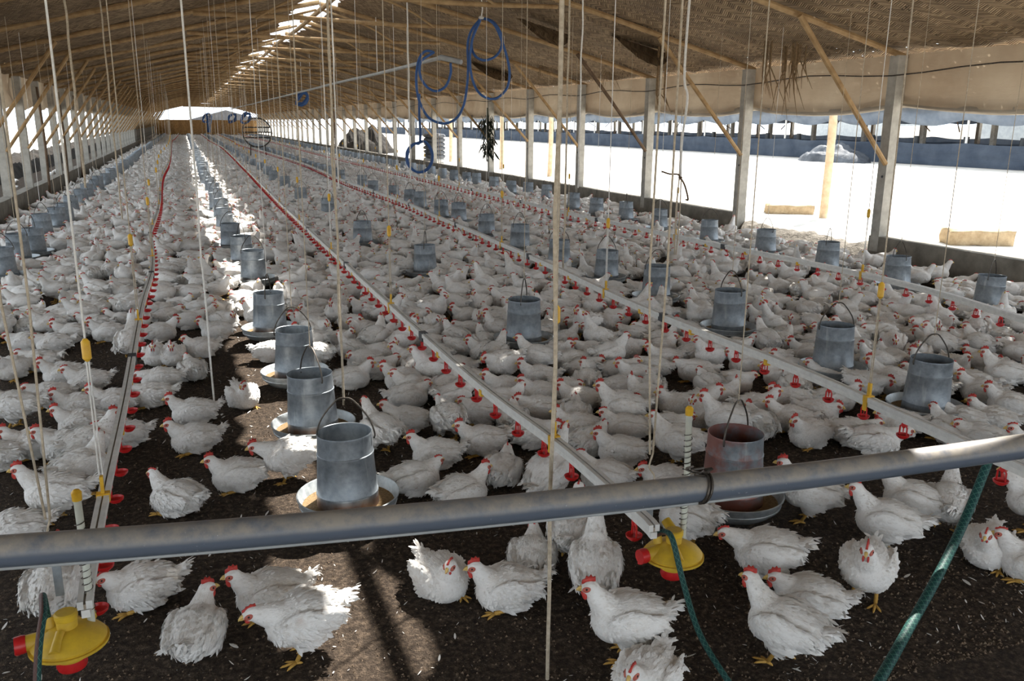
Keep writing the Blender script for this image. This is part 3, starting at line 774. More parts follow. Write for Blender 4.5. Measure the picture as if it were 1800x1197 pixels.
for dz in (-.35, .02, .36):
    w = math.sqrt(max(0, 1-dz*dz)); MB().tube([(-rad*w, 0, zc+rad*dz), (rad*w, 0, zc+rad*dz)], .034, 6).build('crossbar', WIRE, hp)
for s in (-1, 1): MB().tube([(rad*s*.5, 0, zc-rad*.85), (rad*s*.55, .05, 0)], .03, 6).build('leg', WIRE, hp)
c = at_x(369, 218, 3.0)
bc = MB(); bc.grid(lambda u, v: (c.x-.35+.7*u*(1-.5*v)+.1*nz(u*4, v*4), c.y+.12*math.sin(u*14), c.z+.95-1.9*v), 16, 10); tag(bc.build('hanging_cloth', BLUECLOTH), 'blue and white cloth hanging far down the middle of the house', 'cloth')
for q, (px, y) in enumerate([(60, 22.0), (283/2.993, 25.5), (436/4.987, 29.0)]):
    a = at_y(px, 340, y); tag(pole_obj('thin_pole', [(0, 0, 0), (.03, 0, 1.2), (0, 0, 2.5)], .03, .026, DARKPOLE, (-2.93, y, 0)), 'thin dark pole standing against the left curb, %s from the front' % nth(q+1), 'pole', 'thin poles by the left curb')
ns = empty('distant_shed', (2.2, 165, 0)); tag(ns, 'grey gabled shed seen through the far open gable', 'shed')
MB().add([(-2.2, 0, 0), (-2.2, 0, 1.75), (5.2, 0, 3.75), (12.5, 0, 1.75), (12.5, 0, 0), (-2.2, 30, 0), (-2.2, 30, 1.75), (5.2, 30, 3.75), (12.5, 30, 1.75), (12.5, 30, 0)], [(0, 4, 3, 2, 1), (1, 2, 7, 6), (2, 3, 8, 7), (0, 1, 6, 5), (4, 9, 8, 3)]).build('shed_body', SLATE, ns, smooth=False)
# ---------------------------------------------------------------- feeders
ROWN = dict(A='left wall row', B='sunlit row', C='middle row', D='inner right row', E='right wall row')
FPIX = dict(A=[(8, 490), (35, 458), (62, 447), (78, 418), (103, 402), (116, 395), (127, 377), (145, 363)],
            B=[(613, 885), (552, 755), (519, 662), (475, 584), (447, 495), (427, 463), (407, 436), (396, 405), (390, 385)],
            C=[(1285, 880), (920, 603), (748, 483), (638, 430), (578, 381), (530, 358), (502, 333)],
            D=[(1625, 722), (1462, 655), (1280, 583), (1152, 527), (1065, 492), (982, 470), (913, 440), (855, 416), (807, 393), (776, 386), (739, 369), (721, 362), (692, 353), (656, 344), (637, 332), (599, 320)],
            E=[(1735, 545), (1575, 505), (1452, 475), (1345, 447), (1246, 428), (1158, 405), (1100, 390), (1048, 380), (1008, 370), (961, 352), (928, 345), (898, 342), (868, 335), (838, 327), (820, 325), (798, 320)])
ROWX = dict(A=(-2.03, 1.55), B=(.55, 1.45), C=(2.38, 2.6), D=(4.30, 1.2), E=(7.55, 1.2))
FEEDERS = []                                                # (row, number, x, y)
for r_, pts in FPIX.items():
    n = 0; y = 0
    for px, py in pts:
        p = at(px, py, .085); n += 1; FEEDERS.append((r_, n, p.x, p.y)); y = max(y, p.y)
    x0, st = ROWX[r_]; xl = p.x; rr = random.Random(r_)
    y += st
    while y < 110:
        n += 1; xl += (x0-xl)*.15; FEEDERS.append((r_, n, xl+rr.uniform(-.06, .06), y)); y += st*rr.uniform(.85, 1.15)
FEEDERS.sort(key=lambda f: f[2]**2+f[3]**2)
tube_prof = [(a*.90, b) for a, b in [(.1345, .435), (.1375, .437), (.1385, .430), (.1360, .424), (.1400, .345), (.1430, .342), (.1430, .334), (.1408, .330), (.1525, .160), (.1560, .156), (.1560, .148), (.1535, .144), (.1590, .062), (.1560, .062), (.150, .15), (.133, .435)]]
pan_prof = [(a*1.03, b+.03) for a, b in [(.0, .020), (.165, .020), (.176, .024), (.214, .062), (.2165, .070), (.2145, .074), (.220, .100), (.2255, .103), (.2265, .110), (.2225, .113), (.218, .108), (.2085, .066), (.172, .032), (.0, .028)]]
feed_prof = [(a*1.02, b+.03) for a, b in [(.0, .060), (.15, .064), (.19, .056), (.205, .062)]]
tm = {m.name: MB().lathe(tube_prof, n=40).mesh('tube', m) for m in (GALV, GALVR, GALVRED)}
pan_me = MB().lathe(pan_prof, n=44).mesh('pan', PAN); feed_me = MB().lathe(feed_prof, n=32).mesh('feed', FEED)
def bail_pts(h, lean=0.0): return spline([(-.126, 0, .405), (-.129, lean*.2, .43), (-.105, lean*.6, .50), (-.04, lean*.9, .43+h*.92), (0, lean, .43+h), (.04, lean*.9, .43+h*.92), (.105, lean*.6, .50), (.129, lean*.2, .43), (.126, 0, .405)], 4)
bail_me = MB().tube(bail_pts(.165), .0042, 6).mesh('handle', WIRE)
far_feed_me = MB().lathe([(0, .42), (.134, .435), (.16, .062), (.16, .06)], n=12).lathe([(0, .02), (.17, .02), (.226, .11), (.16, .07)], n=12).mesh('tube_feeder', GALV)
rest_feed = MB(); APEX = {}
for i, (r_, n, x, y) in enumerate(FEEDERS):
    if i >= 300:
        rest_feed.lathe([(0, .42), (.134, .435), (.16, .062)], (x, y, 0), 8).lathe([(0, .02), (.17, .02), (.226, .11)], (x, y, 0), 8); continue
    rz = random.uniform(0, 6.28); rust = (r_ == 'B' and n < 9) or (r_ in 'CD' and random.random() < .22)
    lab = 'grey galvanised tube feeder, %s from the front in the %s' % (nth(n), ROWN[r_])
    if (r_, n) == ('C', 1): lab = 'reddish rust-streaked tube feeder, nearest of the middle row'
    if (r_, n) == ('B', 1): lab = 'grey tube feeder with wire handle, nearest of the sunlit row'
    if y < 26:
        f = empty('tube_feeder', (x, y, 0), rz)
        m = GALVRED if (r_, n) == ('C', 1) else (GALVR if rust else GALV)
        tb = link('tube', tm[m.name], f); link('pan', pan_me, f); link('feed', feed_me, f); link('handle', bail_me, f)
        tb.rotation_euler = (random.uniform(-.02, .02), random.uniform(-.02, .02), 0)
        k = random.uniform(.98, 1.04); f.scale = (k, k, random.uniform(.97, 1.04)); APEX[(r_, n)] = (x, y, .595*f.scale.z)
    else:
        f = link('tube_feeder', far_feed_me, None, (x, y, 0)); APEX[(r_, n)] = (x, y, .43)
    tag(f, lab, 'feeder', 'tube feeders of the '+ROWN[r_])
tag(rest_feed.build('distant_feeders', GALV), 'grey tube feeders too far down the house to tell apart', 'feeder', None, 'stuff')

# ---------------------------------------------------------------- drinker lines
LINES = [('leftmost', [(150, 1072), (160, 1000), (188, 850), (222, 690), (250, 538), (268, 474), (267, 428), (265, 408), (280, 360), (285, 310), (299, 277), (302, 247)], -.42),
         ('centre left', [(1150, 935), (1120, 905), (985, 785), (800, 640), (600, 458), (480, 345), (420, 285), (390, 258), (368, 246)], 1.95),
         ('centre right', [(1820, 835), (1700, 782), (1570, 725), (1400, 650), (1100, 530), (900, 437), (700, 352), (600, 316), (520, 283), (420, 253)], 3.9),
         ('rightmost', [(1960, 610), (1800, 562), (1560, 493), (1200, 418), (950, 363), (760, 316), (560, 269), (480, 249)], 6.2)]
def ring_profile(path, prof):
    """sweeps a flat (x, z) profile along a mostly horizontal path"""
    V = []; F = []; n = len(prof)
    for i, p in enumerate(path):
        a = path[max(0, i-1)]; b = path[min(len(path)-1, i+1)]; d = (b-a); d.z = 0; d.normalize(); s = Vector((d.y, -d.x, 0))
        V += [p+s*x+Vector((0, 0, z)) for x, z in prof]
    for i in range(len(path)-1):
        for j in range(n): F.append((i*n+j, i*n+(j+1) % n, (i+1)*n+(j+1) % n, (i+1)*n+j))
    F += [tuple(range(n))[::-1], tuple(range(len(V)-n, len(V)))]
    return V, F
def rect(x0, x1, z0, z1): return [(x0, z0), (x1, z0), (x1, z1), (x0, z1)]
def nipple(side):
    b = MB(); b.lathe([(.0, .002), (.013, .002), (.013, -.016), (.009, -.020), (.006, -.026), (0, -.026)], n=10)
    for s in (-1, 1): b.tube([(0, s*.011, -.012), (0, s*.021, -.022), (0, s*.022, -.070)], [.0045, .0042, .0042], 6)
    b.lathe([(0, -.082), (.018, -.081), (.030, -.070), (.033, -.060), (.0305, -.060), (.027, -.069), (.012, -.075), (0, -.075)], (side*.018, 0, 0), 18)
    b.tube([(0, 0, -.025), (0, 0, -.048)], .0032, 6)
    return b
nip_me = {s: nipple(s).mesh('nipple_drinker', REDP) for s in (0, 1)}
clip_me = MB().box((-.024, -.016, -.002), (.024, .016, .032)).box((-.006, -.011, .032), (.006, .011, .100)).box((-.024, -.013, -.050), (-.017, .013, 0)).mesh('hanger_clip', YELP)
brk_me = MB().box((-.016, -.016, -.036), (.016, .016, -.001)).mesh('pipe_bracket', YELP)
cpl_me = MB().box((-.023, -.038, -.031), (.023, .038, .029)).mesh('pipe_coupling', BLKP)
adj_me = MB().lathe([(.006, 0), (.016, .012), (.016, .075), (.006, .088)], n=10).mesh('adjuster', YELP)
RAIL_Z = .385
LINE_PTS = []
for li, (nm, pix, x_far) in enumerate(LINES):
    raw = [at(px, py, RAIL_Z) for px, py in pix]; raw = [Vector((p.x, p.y, RAIL_Z)) for p in raw]; yl = raw[-1].y
    while raw[-1].y < 108: q = raw[-1]; raw.append(Vector((q.x+(x_far-q.x)*.3, q.y+9, RAIL_Z)))
    path = spline(raw, 10)
    for p in path: p.z += .012*nz(p.y*.35, li*3.0)
    ys = [p.y for p in path]
    def on_line(y, path=path, ys=ys):
        k = max(1, min(len(ys)-1, int(np.searchsorted(ys, y)))); t = (y-ys[k-1])/(ys[k]-ys[k-1]+1e-9); return path[k-1].lerp(path[k], t)
    LINE_PTS.append((nm, on_line, ys[0]))
    L = empty('drinker_line', (0, 0, 0)); tag(L, '%s long drinker line of red nipple cups under a metal rail' % nm, 'drinker line', 'drinker lines')
    MB().add(*ring_profile(path, rect(.003, .021, .0, .026))).add(*ring_profile(path, rect(-.021, -.004, .0, .026))).build('support_rail', ALU, L, smooth=False)
    MB().add(*ring_profile(path, rect(-.004, .003, .0, .016))).build('rail_slot', ALUSLOT, L, smooth=False)
    MB().add(*ring_profile(path, rect(-.012, .012, -.028, -.003))).build('water_pipe', WHITEP, L, smooth=False)
    y = ys[0]+.16; k = 0; rest = MB(); side = 1
    while y < 107:
        p = on_line(y); q = p+Vector((0, 0, -.028)); d = on_line(y+.2)-p; rz = math.atan2(d.y, d.x)-math.pi/2
        if k < 100:
            o = link('nipple_drinker', nip_me[1 if li == 0 else 0], L, q); o.rotation_euler = (0, 0, rz+random.uniform(-.15, .15))
        else: rest.lathe([(0, 0), (.012, 0), (.012, -.03), (0, -.03)], q, 6).lathe([(0, -.083), (.028, -.075), (.033, -.058), (0, -.07)], q, 8)
        k += 1; y += .298
    tag(rest.build('distant_nipple_drinkers', REDP, L), None, None, None, 'stuff')
    y = 3.4 if li < 3 else 3.44; k = 0
    while y < 100:
        if y > ys[0]:
            p = on_line(y); d = on_line(y+.2)-p; rz = math.atan2(d.y, d.x)-math.pi/2
            if k < 22:
                o = link('hanger_clip', clip_me, L, p); o.rotation_euler = (0, 0, rz)
                for dy in (.9, 1.75, 2.5):
                    o = link('pipe_bracket', brk_me, L, on_line(y+dy)+Vector((0, 0, -.008))); o.rotation_euler = (0, 0, rz)
                o = link('pipe_coupling', cpl_me, L, on_line(y+2.15)); o.rotation_euler = (0, 0, rz)
            if k < 20:                                       # the cord that carries the line here
                ax, ay = p.x, p.y; zt = roof_z(ax)+.10; za = p.z+.56+.03*nz(k, li)
                cm = MB()
                for s in (-1, 1): cm.tube([(s*.006, 0, p.z+.105), (s*.004, 0, za)], .0032, 5)
                cm.tube([(0, 0, za+.07), (.02*nz(k, li*2), .01, (za+zt)/2), (0, 0, zt)], .0042, 5)
                c = cm.build('suspension_rope', ROPEW if (k+li) % 3 == 0 else ROPE, None, (ax, ay, 0)); link('adjuster', adj_me, c, (0, 0, za-.005))
                tag(c, 'thin cord with yellow adjuster holding the %s drinker line, %s from the front' % (nm, nth(k+1)), 'cord', 'cords of the %s drinker line' % nm)
            k += 1
        y += 3.173

def regulator(L, pos, rz, tube_h):
    """yellow pressure regulator at the line's near end: dome, caps, knob, sight tube"""
    g = link('pressure_regulator', MB().lathe([(0, -.050), (.045, -.050), (.050, -.030), (.088, -.014), (.101, -.007), (.103, -.004), (.112, -.004), (.112, .004), (.104, .004), (.106, .012), (.096, .024), (.062, .044), (.030, .052), (0, .053)], n=40)
             .lathe([(.0, 0), (.028, 0), (.030, .030), (.026, .045), (0, .045)], (0, 0, .045), 20).tube([(-.012, -.03, .052), (-.014, -.094, .020)], [.013, .017], 10)
             .tube([(-.05, .02, .03), (-.055, .03, .075)], [.018, .016], 12).tube([(-.05, .0, .020), (-.115, -.018, .020)], [.027, .025], 14).tube([(.045, .07, .03), (.02, .13, .075)], [.02, .018], 10).mesh('pressure_regulator', YELD), L, pos)
    g.rotation_euler = (0, 0, rz)
    MB().lathe([(0, 0), (.030, 0), (.033, .006), (.033, .020), (.028, .024), (0, .024)], n=18).build('knob', YELD, g, (0, 0, .078))
    MB().lathe([(0, 0), (.040, 0), (.044, .010), (.040, .034), (0, .036)], n=18).build('flush_cap', REDP, g, (0, 0, -.085))
    MB().lathe([(0, 0), (.026, 0), (.028, .010), (.026, .030), (0, .030)], n=16, axis=(-1, -.28, 0)).tube([(-.02, 0, 0), (-.024, -.004, -.030)], .010, 8).build('side_cap', REDP, g, (-.112, -.018, .020))
    st = MB().tube([(0, 0, 0), (.004, .004, tube_h*.5), (0, .01, tube_h)], .0115, 12).build('sight_tube', CLEARP, g, (.055, .045, .025))
    return g
P1 = at(122, 1128, .27); P2 = at(1183, 975, .27)
lines = [o for o in COL.objects if o.name.startswith('drinker_line')]
for L, p, px, top in ((lines[0], P1, (152, 1075), (130, 893)), (lines[1], P2, (1150, 930), (1215, 740))):
    y_t = p.y+.05; zt = at_y(top[0], top[1], y_t).z
    g = regulator(L, p, R(-8), zt-.27)
    cap = MB().lathe([(0, 0), (.014, 0), (.015, .025), (.008, .034), (0, .036)], n=12).build('vent_cap', YELP, g, (.055, .055, zt-.27+.025))
    sp = MB().tube([(.055+.0145*math.cos(a), .05+.0145*math.sin(a), .06+a/6.283*.022) for a in np.arange(0, 6.283*max(3, (zt-.37)/.022), .5)], .0016, 4).build('wire_spiral', WIRE, g)
    MB().box((-.012, -.004, 0), (.012, .004, .13)).build('hook_plate', GALV, L, (p.x-.03, p.y+.13, .36), False)
# double cord down to the near end of the two lines that end in a regulator
for p, px, lab in ((P1, 60, 'thin double cord with wire hook above the near left yellow regulator'), (P2, 1195, 'thin double cord with wire hook above the centre yellow regulator')):
    x, y = p.x-.03, p.y+.13; zt = roof_z(x)+.1
    m = MB().tube([(-.012, 0, .62), (-.05, .0, 1.3), (-.02, 0, zt)], .004, 5).tube([(.0, 0, .62), (.02, 0, 1.3), (.03, 0, zt)], .004, 5).tube(spline([(0, 0, .49), (.012, 0, .53), (-.012, 0, .57), (0, 0, .62)], 4), .0035, 6)
    tag(m.build('suspension_rope', ROPE, None, (x, y, 0)), lab, 'cord')

# ---------------------------------------------------------------- cords of the feeders and loose ropes
for (r_, n), (x, y, z) in APEX.items():
    if y > 26 or y < 2: continue
    zt = roof_z(x)+.10
    m = MB().tube([(0, 0, z-.01), (.015*nz(n, 2), .01*nz(n, 5), (z+zt)/2), (0, 0, zt)], .0028 if y < 12 else .0036, 5)
    tag(m.build('suspension_rope', ROPEW if n % 4 == 0 else ROPE, None, (x, y, 0)), 'thin cord holding up the %s feeder of the %s' % (nth(n), ROWN[r_]), 'cord', 'cords of the '+ROWN[r_])
def loose(px0, py0, px1, py1, y, r, m, lab, knot=False, z_min=None):
    a = at_y(px1, py1, y); zt = roof_z(a.x)+.1
    b = MB(); n = 24; P = [(a.x+.012*nz(k*.35, px0), a.y+.012*nz(k*.3, px1), a.z+(zt-a.z)*k/n) for k in range(n+1)]
    b.tube(P, r, 7)
    if knot: b.lathe([(0, -.02), (r*2.6, -.012), (r*3.0, .0), (r*2.2, .014), (0, .02)], a, 10)
    return tag(b.build('hanging_rope', m), lab, 'rope')
loose(985, 0, 962, 1195, 2.30, .0066, ROPE, 'thick twisted rope hanging in front of the middle, behind the grey front pipe')
loose(1028, 0, 1016, 330, 9.2, .009, ROPEW, 'white rope hanging before the fourth right post')
loose(583, 0, 595, 330, 11.5, .010, ROPEW, 'long pale rope hanging left of the grey roof pipe', True)
loose(716, 0, 722, 318, 14.0, .012, ROPEW, 'white rope hanging beside the coiled blue hose')
loose(368, 420, 378, 738, 5.4, .006, ROPEW, 'white cord with a frayed knot hanging left of the sunlit feeders', True)
loose(590, 300, 604, 712, 5.2, .007, ROPE, 'tan cord hanging to the litter right of the sunlit feeders')
loose(1000, 330, 990, 490, 8.3, .010, ROPE, 'tan rope hanging beside the sixth inner right feeder')
loose(168, 0, 215, 385, 12.0, .010, ROPE, 'tan rope hanging before the left roof, second from the left')
loose(100, 0, 150, 330, 8.0, .009, ROPE, 'tan rope hanging before the left roof, nearest the left edge')
# white rope that ends in a brown knotted branch
tw = at_y(1196, 312, 7.4); zt = roof_z(tw.x)+.1
kr = empty('knotted_rope', (tw.x, tw.y, tw.z)); tag(kr, 'white rope tied to a brown forked stick hanging before the open right side', 'rope')
MB().tube(spline([(0, 0, 0), (-.005, 0, .35), (.03, 0, .75), (-.02, 0, 1.05), (.02, 0, zt-tw.z)], 6), .012, 7).build('rope', ROPEW, kr)
MB().tube(spline([(-.21, 0, .06), (-.12, 0, .035), (-.03, 0, .03), (0, 0, 0)], 5), .009, 6).tube(spline([(0, 0, 0), (.05, 0, -.07), (.09, 0, -.17), (.10, 0, -.22), (.075, 0, -.215)], 5), .009, 6).lathe([(0, -.025), (.022, 0), (0, .025)], n=8).build('forked_stick', DARKPOLE, kr)
MB().tube(spline([(-.01, 0, 0), (-.03, 0, -.3), (-.02, 0, -.76)], 5), .006, 6).tube(spline([(.01, 0, 0), (.015, 0, -.4), (.0, 0, -.76)], 5), .006, 6).build('double_cord', ROPE, kr)

# ---------------------------------------------------------------- grey front pipe and garden hoses
A = Vector((0, 0, CAM_H))+ray(0, 969)*2.11; B = Vector((0, 0, CAM_H))+ray(1800, 784)*2.80
pts = []
for k in range(-6, 31):
    t = k/24; p = A.lerp(B, t); p.z -= .030*4*t*(1-t) if 0 <= t <= 1 else 0
    pts.append(p)
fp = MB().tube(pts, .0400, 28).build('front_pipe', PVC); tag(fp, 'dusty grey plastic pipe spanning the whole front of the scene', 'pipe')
cb = [p+Vector((0, -.012-.02*max(0, (i-6)/24-.75)*4, -.0415+(.028*min(1, max(0, ((i-6)/24-.68)*4))))) for i, p in enumerate(pts)]
MB().tube(cb, .0048, 8).build('support_cable', PVCL, fp)
q = pts[6+15]; q2 = A.lerp(B, .6215)+Vector((0, 0, -.028)); ax = (B-A).normalized(); s1 = ax.cross(Vector((0, 0, 1))).normalized(); s2 = s1.cross(ax)
tie = MB()
for o_ in (0, .010): tie.tube([q2+ax*(o_+.012*math.sin(a))+s1*.0445*math.cos(a)+s2*.0445*math.sin(a) for a in np.linspace(0, 2*math.pi, 26)], .0042, 6)
rr = random.Random(3)
for k in range(6): tie.tube(spline([q2+s2*.045*(-1 if s2.z < 0 else 1), q2+Vector((rr.uniform(-.05, .03), rr.uniform(-.03, .02), .06)), q2+Vector((rr.uniform(-.06, .02), rr.uniform(-.02, .03), .05+rr.uniform(-.02, .02)))], 4), .004, 5)
tie.build('wire_tie', WIRE, fp)

def hose(name, pts_, r, m, lab, parent=None):
    o = uv_tube(name, spline(pts_, 8), r, m, 14, parent); return tag(o, lab, 'hose')
h1 = P1+Vector((-.055, .02, .085)); z_ = lambda x, y, yy: at_y(x, y, yy)
hose('garden_hose', [h1+Vector((0, .012, -.01)), h1+Vector((-.002, .0, .07)), z_(76, 1078, P1.y-.10), z_(70, 1120, P1.y-.16), z_(66, 1170, P1.y-.20), z_(64, 1240, P1.y-.24), z_(60, 1330, P1.y-.28)], .0105, GREENH, 'green braided hose curving from the near left yellow regulator')
h2 = P2+Vector((-.055, .02, .085))
hose('garden_hose', [h2+Vector((0, .012, -.01)), z_(1168, 935, P2.y-.01), z_(1182, 948, P2.y-.08), z_(1200, 1020, P2.y-.16), z_(1228, 1110, P2.y-.30), z_(1275, 1190, P2.y-.45), z_(1330, 1260, P2.y-.55)], .0105, GREENH, 'green braided hose curving down from the centre yellow regulator')
hose('garden_hose', [z_(1746, 792, 2.02), z_(1737, 812, 2.01), z_(1700, 905, 1.95), z_(1655, 1000, 1.82), z_(1600, 1100, 1.70), z_(1535, 1215, 1.55), z_(1480, 1310, 1.45)], .0150, GREENH, 'thick green braided hose with red stripe hanging over the front pipe at right')

# ---------------------------------------------------------------- grey roof pipe and blue hoses
Y0 = 13.4; pe = at_y(776, 101, Y0); px_, pz_ = pe.x, pe.z
rp = [(px_+.05*nz(k*.4, 1), Y0+k*4.9, pz_+.03*nz(k*.7, 2)) for k in range(14)]
rpo = MB().tube(spline([Vector(p) for p in rp], 4), .030, 10).build('roof_pipe', PVCL); tag(rpo, 'long grey pipe hung under the right roof slope along the house', 'pipe')
d0 = Vector((.22, -.32, -.08))
MB().tube([Vector(rp[0])+Vector((0, .15, 0)), Vector(rp[0]), Vector(rp[0])+d0*.3, Vector(rp[0])+d0], [.038, .044, .043, .038], 12).build('pipe_elbow', PVCL, rpo)
for k in (1, 3, 6, 9): MB().tube([rp[k], (rp[k][0], rp[k][1], roof_z(rp[k][0])+.08)], .008, 5).build('suspension_wire', ROPEW, rpo)
H = lambda x, y, yy=Y0-.35: at_y(x, y, yy)
bp = [H(792, 111, Y0-.4), H(792, 130), H(783, 152), H(765, 160), H(748, 150), H(738, 130), H(740, 108), H(756, 96), H(762, 92), H(748, 90, Y0-.3), H(737, 103, Y0-.3), H(732, 130, Y0-.3), H(733, 160, Y0-.3), H(740, 185, Y0-.3),
      H(755, 208, Y0-.3), H(780, 217, Y0-.3), H(802, 208, Y0-.3), H(815, 185, Y0-.3), H(821, 150), H(823, 115), H(822, 80), H(828, 55), H(842, 36), H(846, 32),
      H(866, 38, Y0-.4), H(880, 58, Y0-.4), H(882, 80, Y0-.4), H(872, 98, Y0-.4), H(852, 106, Y0-.4), H(835, 98, Y0-.4), H(829, 78, Y0-.3), H(836, 50, Y0-.3), H(846, 33, Y0-.3),
      H(868, 42, Y0-.5), H(885, 80, Y0-.5), H(895, 120, Y0-.5), H(893, 150, Y0-.5), H(880, 168, Y0-.5), H(864, 174, Y0-.5), H(845, 166, Y0-.5), H(832, 145, Y0-.4), H(826, 110, Y0-.4), H(830, 70, Y0-.4), H(844, 36, Y0-.4)]
bh = hose('blue_hose', bp, .0195, BLUEH, 'blue hose looped over a roof wire and the end of the grey roof pipe')
hk = H(846, 31, Y0-.4); MB().tube([(hk.x, hk.y, hk.z), (hk.x+.02, hk.y, hk.z+.12), (hk.x-.02, hk.y, roof_z(hk.x)+.1)], .010, 6).lathe([(.03, -.02), (.045, 0), (.03, .02)], hk, 10).build('hook_wire', ROPEW, bh)
cc = H(738, 278, Y0+1.0)
dp_ = [H(737, 165, Y0-.1), H(737, 200, Y0), H(739, 232, Y0+.6)]
for k in range(52):
    a = math.pi/2+k*.42; r_ = (.205+.010*nz(k*.5, 3)+.003*(k % 15)); dp_.append(Vector((cc.x+r_*math.cos(a)*.98, cc.y+.05*nz(k*.3, 6)+.002*k, cc.z+.02+r_*math.sin(a)*1.12)))
hose('blue_hose', dp_, .019, BLUEH, 'blue hose hanging down to a coil in front of the sacks')
for q, (px, py, yy, s_) in enumerate([(531, 170, 31, .45), (432, 205, 50, .6), (408, 205, 62, .6), (363, 205, 70, .7)]):
    c = at_y(px, py, yy); P = []
    for k in range(70):
        a = k*.45; P.append(c+Vector((s_*.42*math.sin(a*1.03)+.08*nz(k*.3, q), .12*nz(k*.2, q+4), -s_*.9*(1-math.cos(a))*.5+s_*.3+.1*nz(k*.4, q+8))))
    bo = hose('blue_hose', P, .03, BLUEH, ['bundle of blue hose hung on the roof pipe, nearest of the far bundles', 'dark blue hose bundle hanging above the metal hoop', 'small blue hose bundle hanging just left of the hoop', 'farthest blue hose bundle under the ridge'][q])
    MB().tube([c+Vector((0, 0, s_*.2)), (c.x, c.y, roof_z(c.x)+.1)], .010, 5).build('tie_wire', ROPEW, bo)
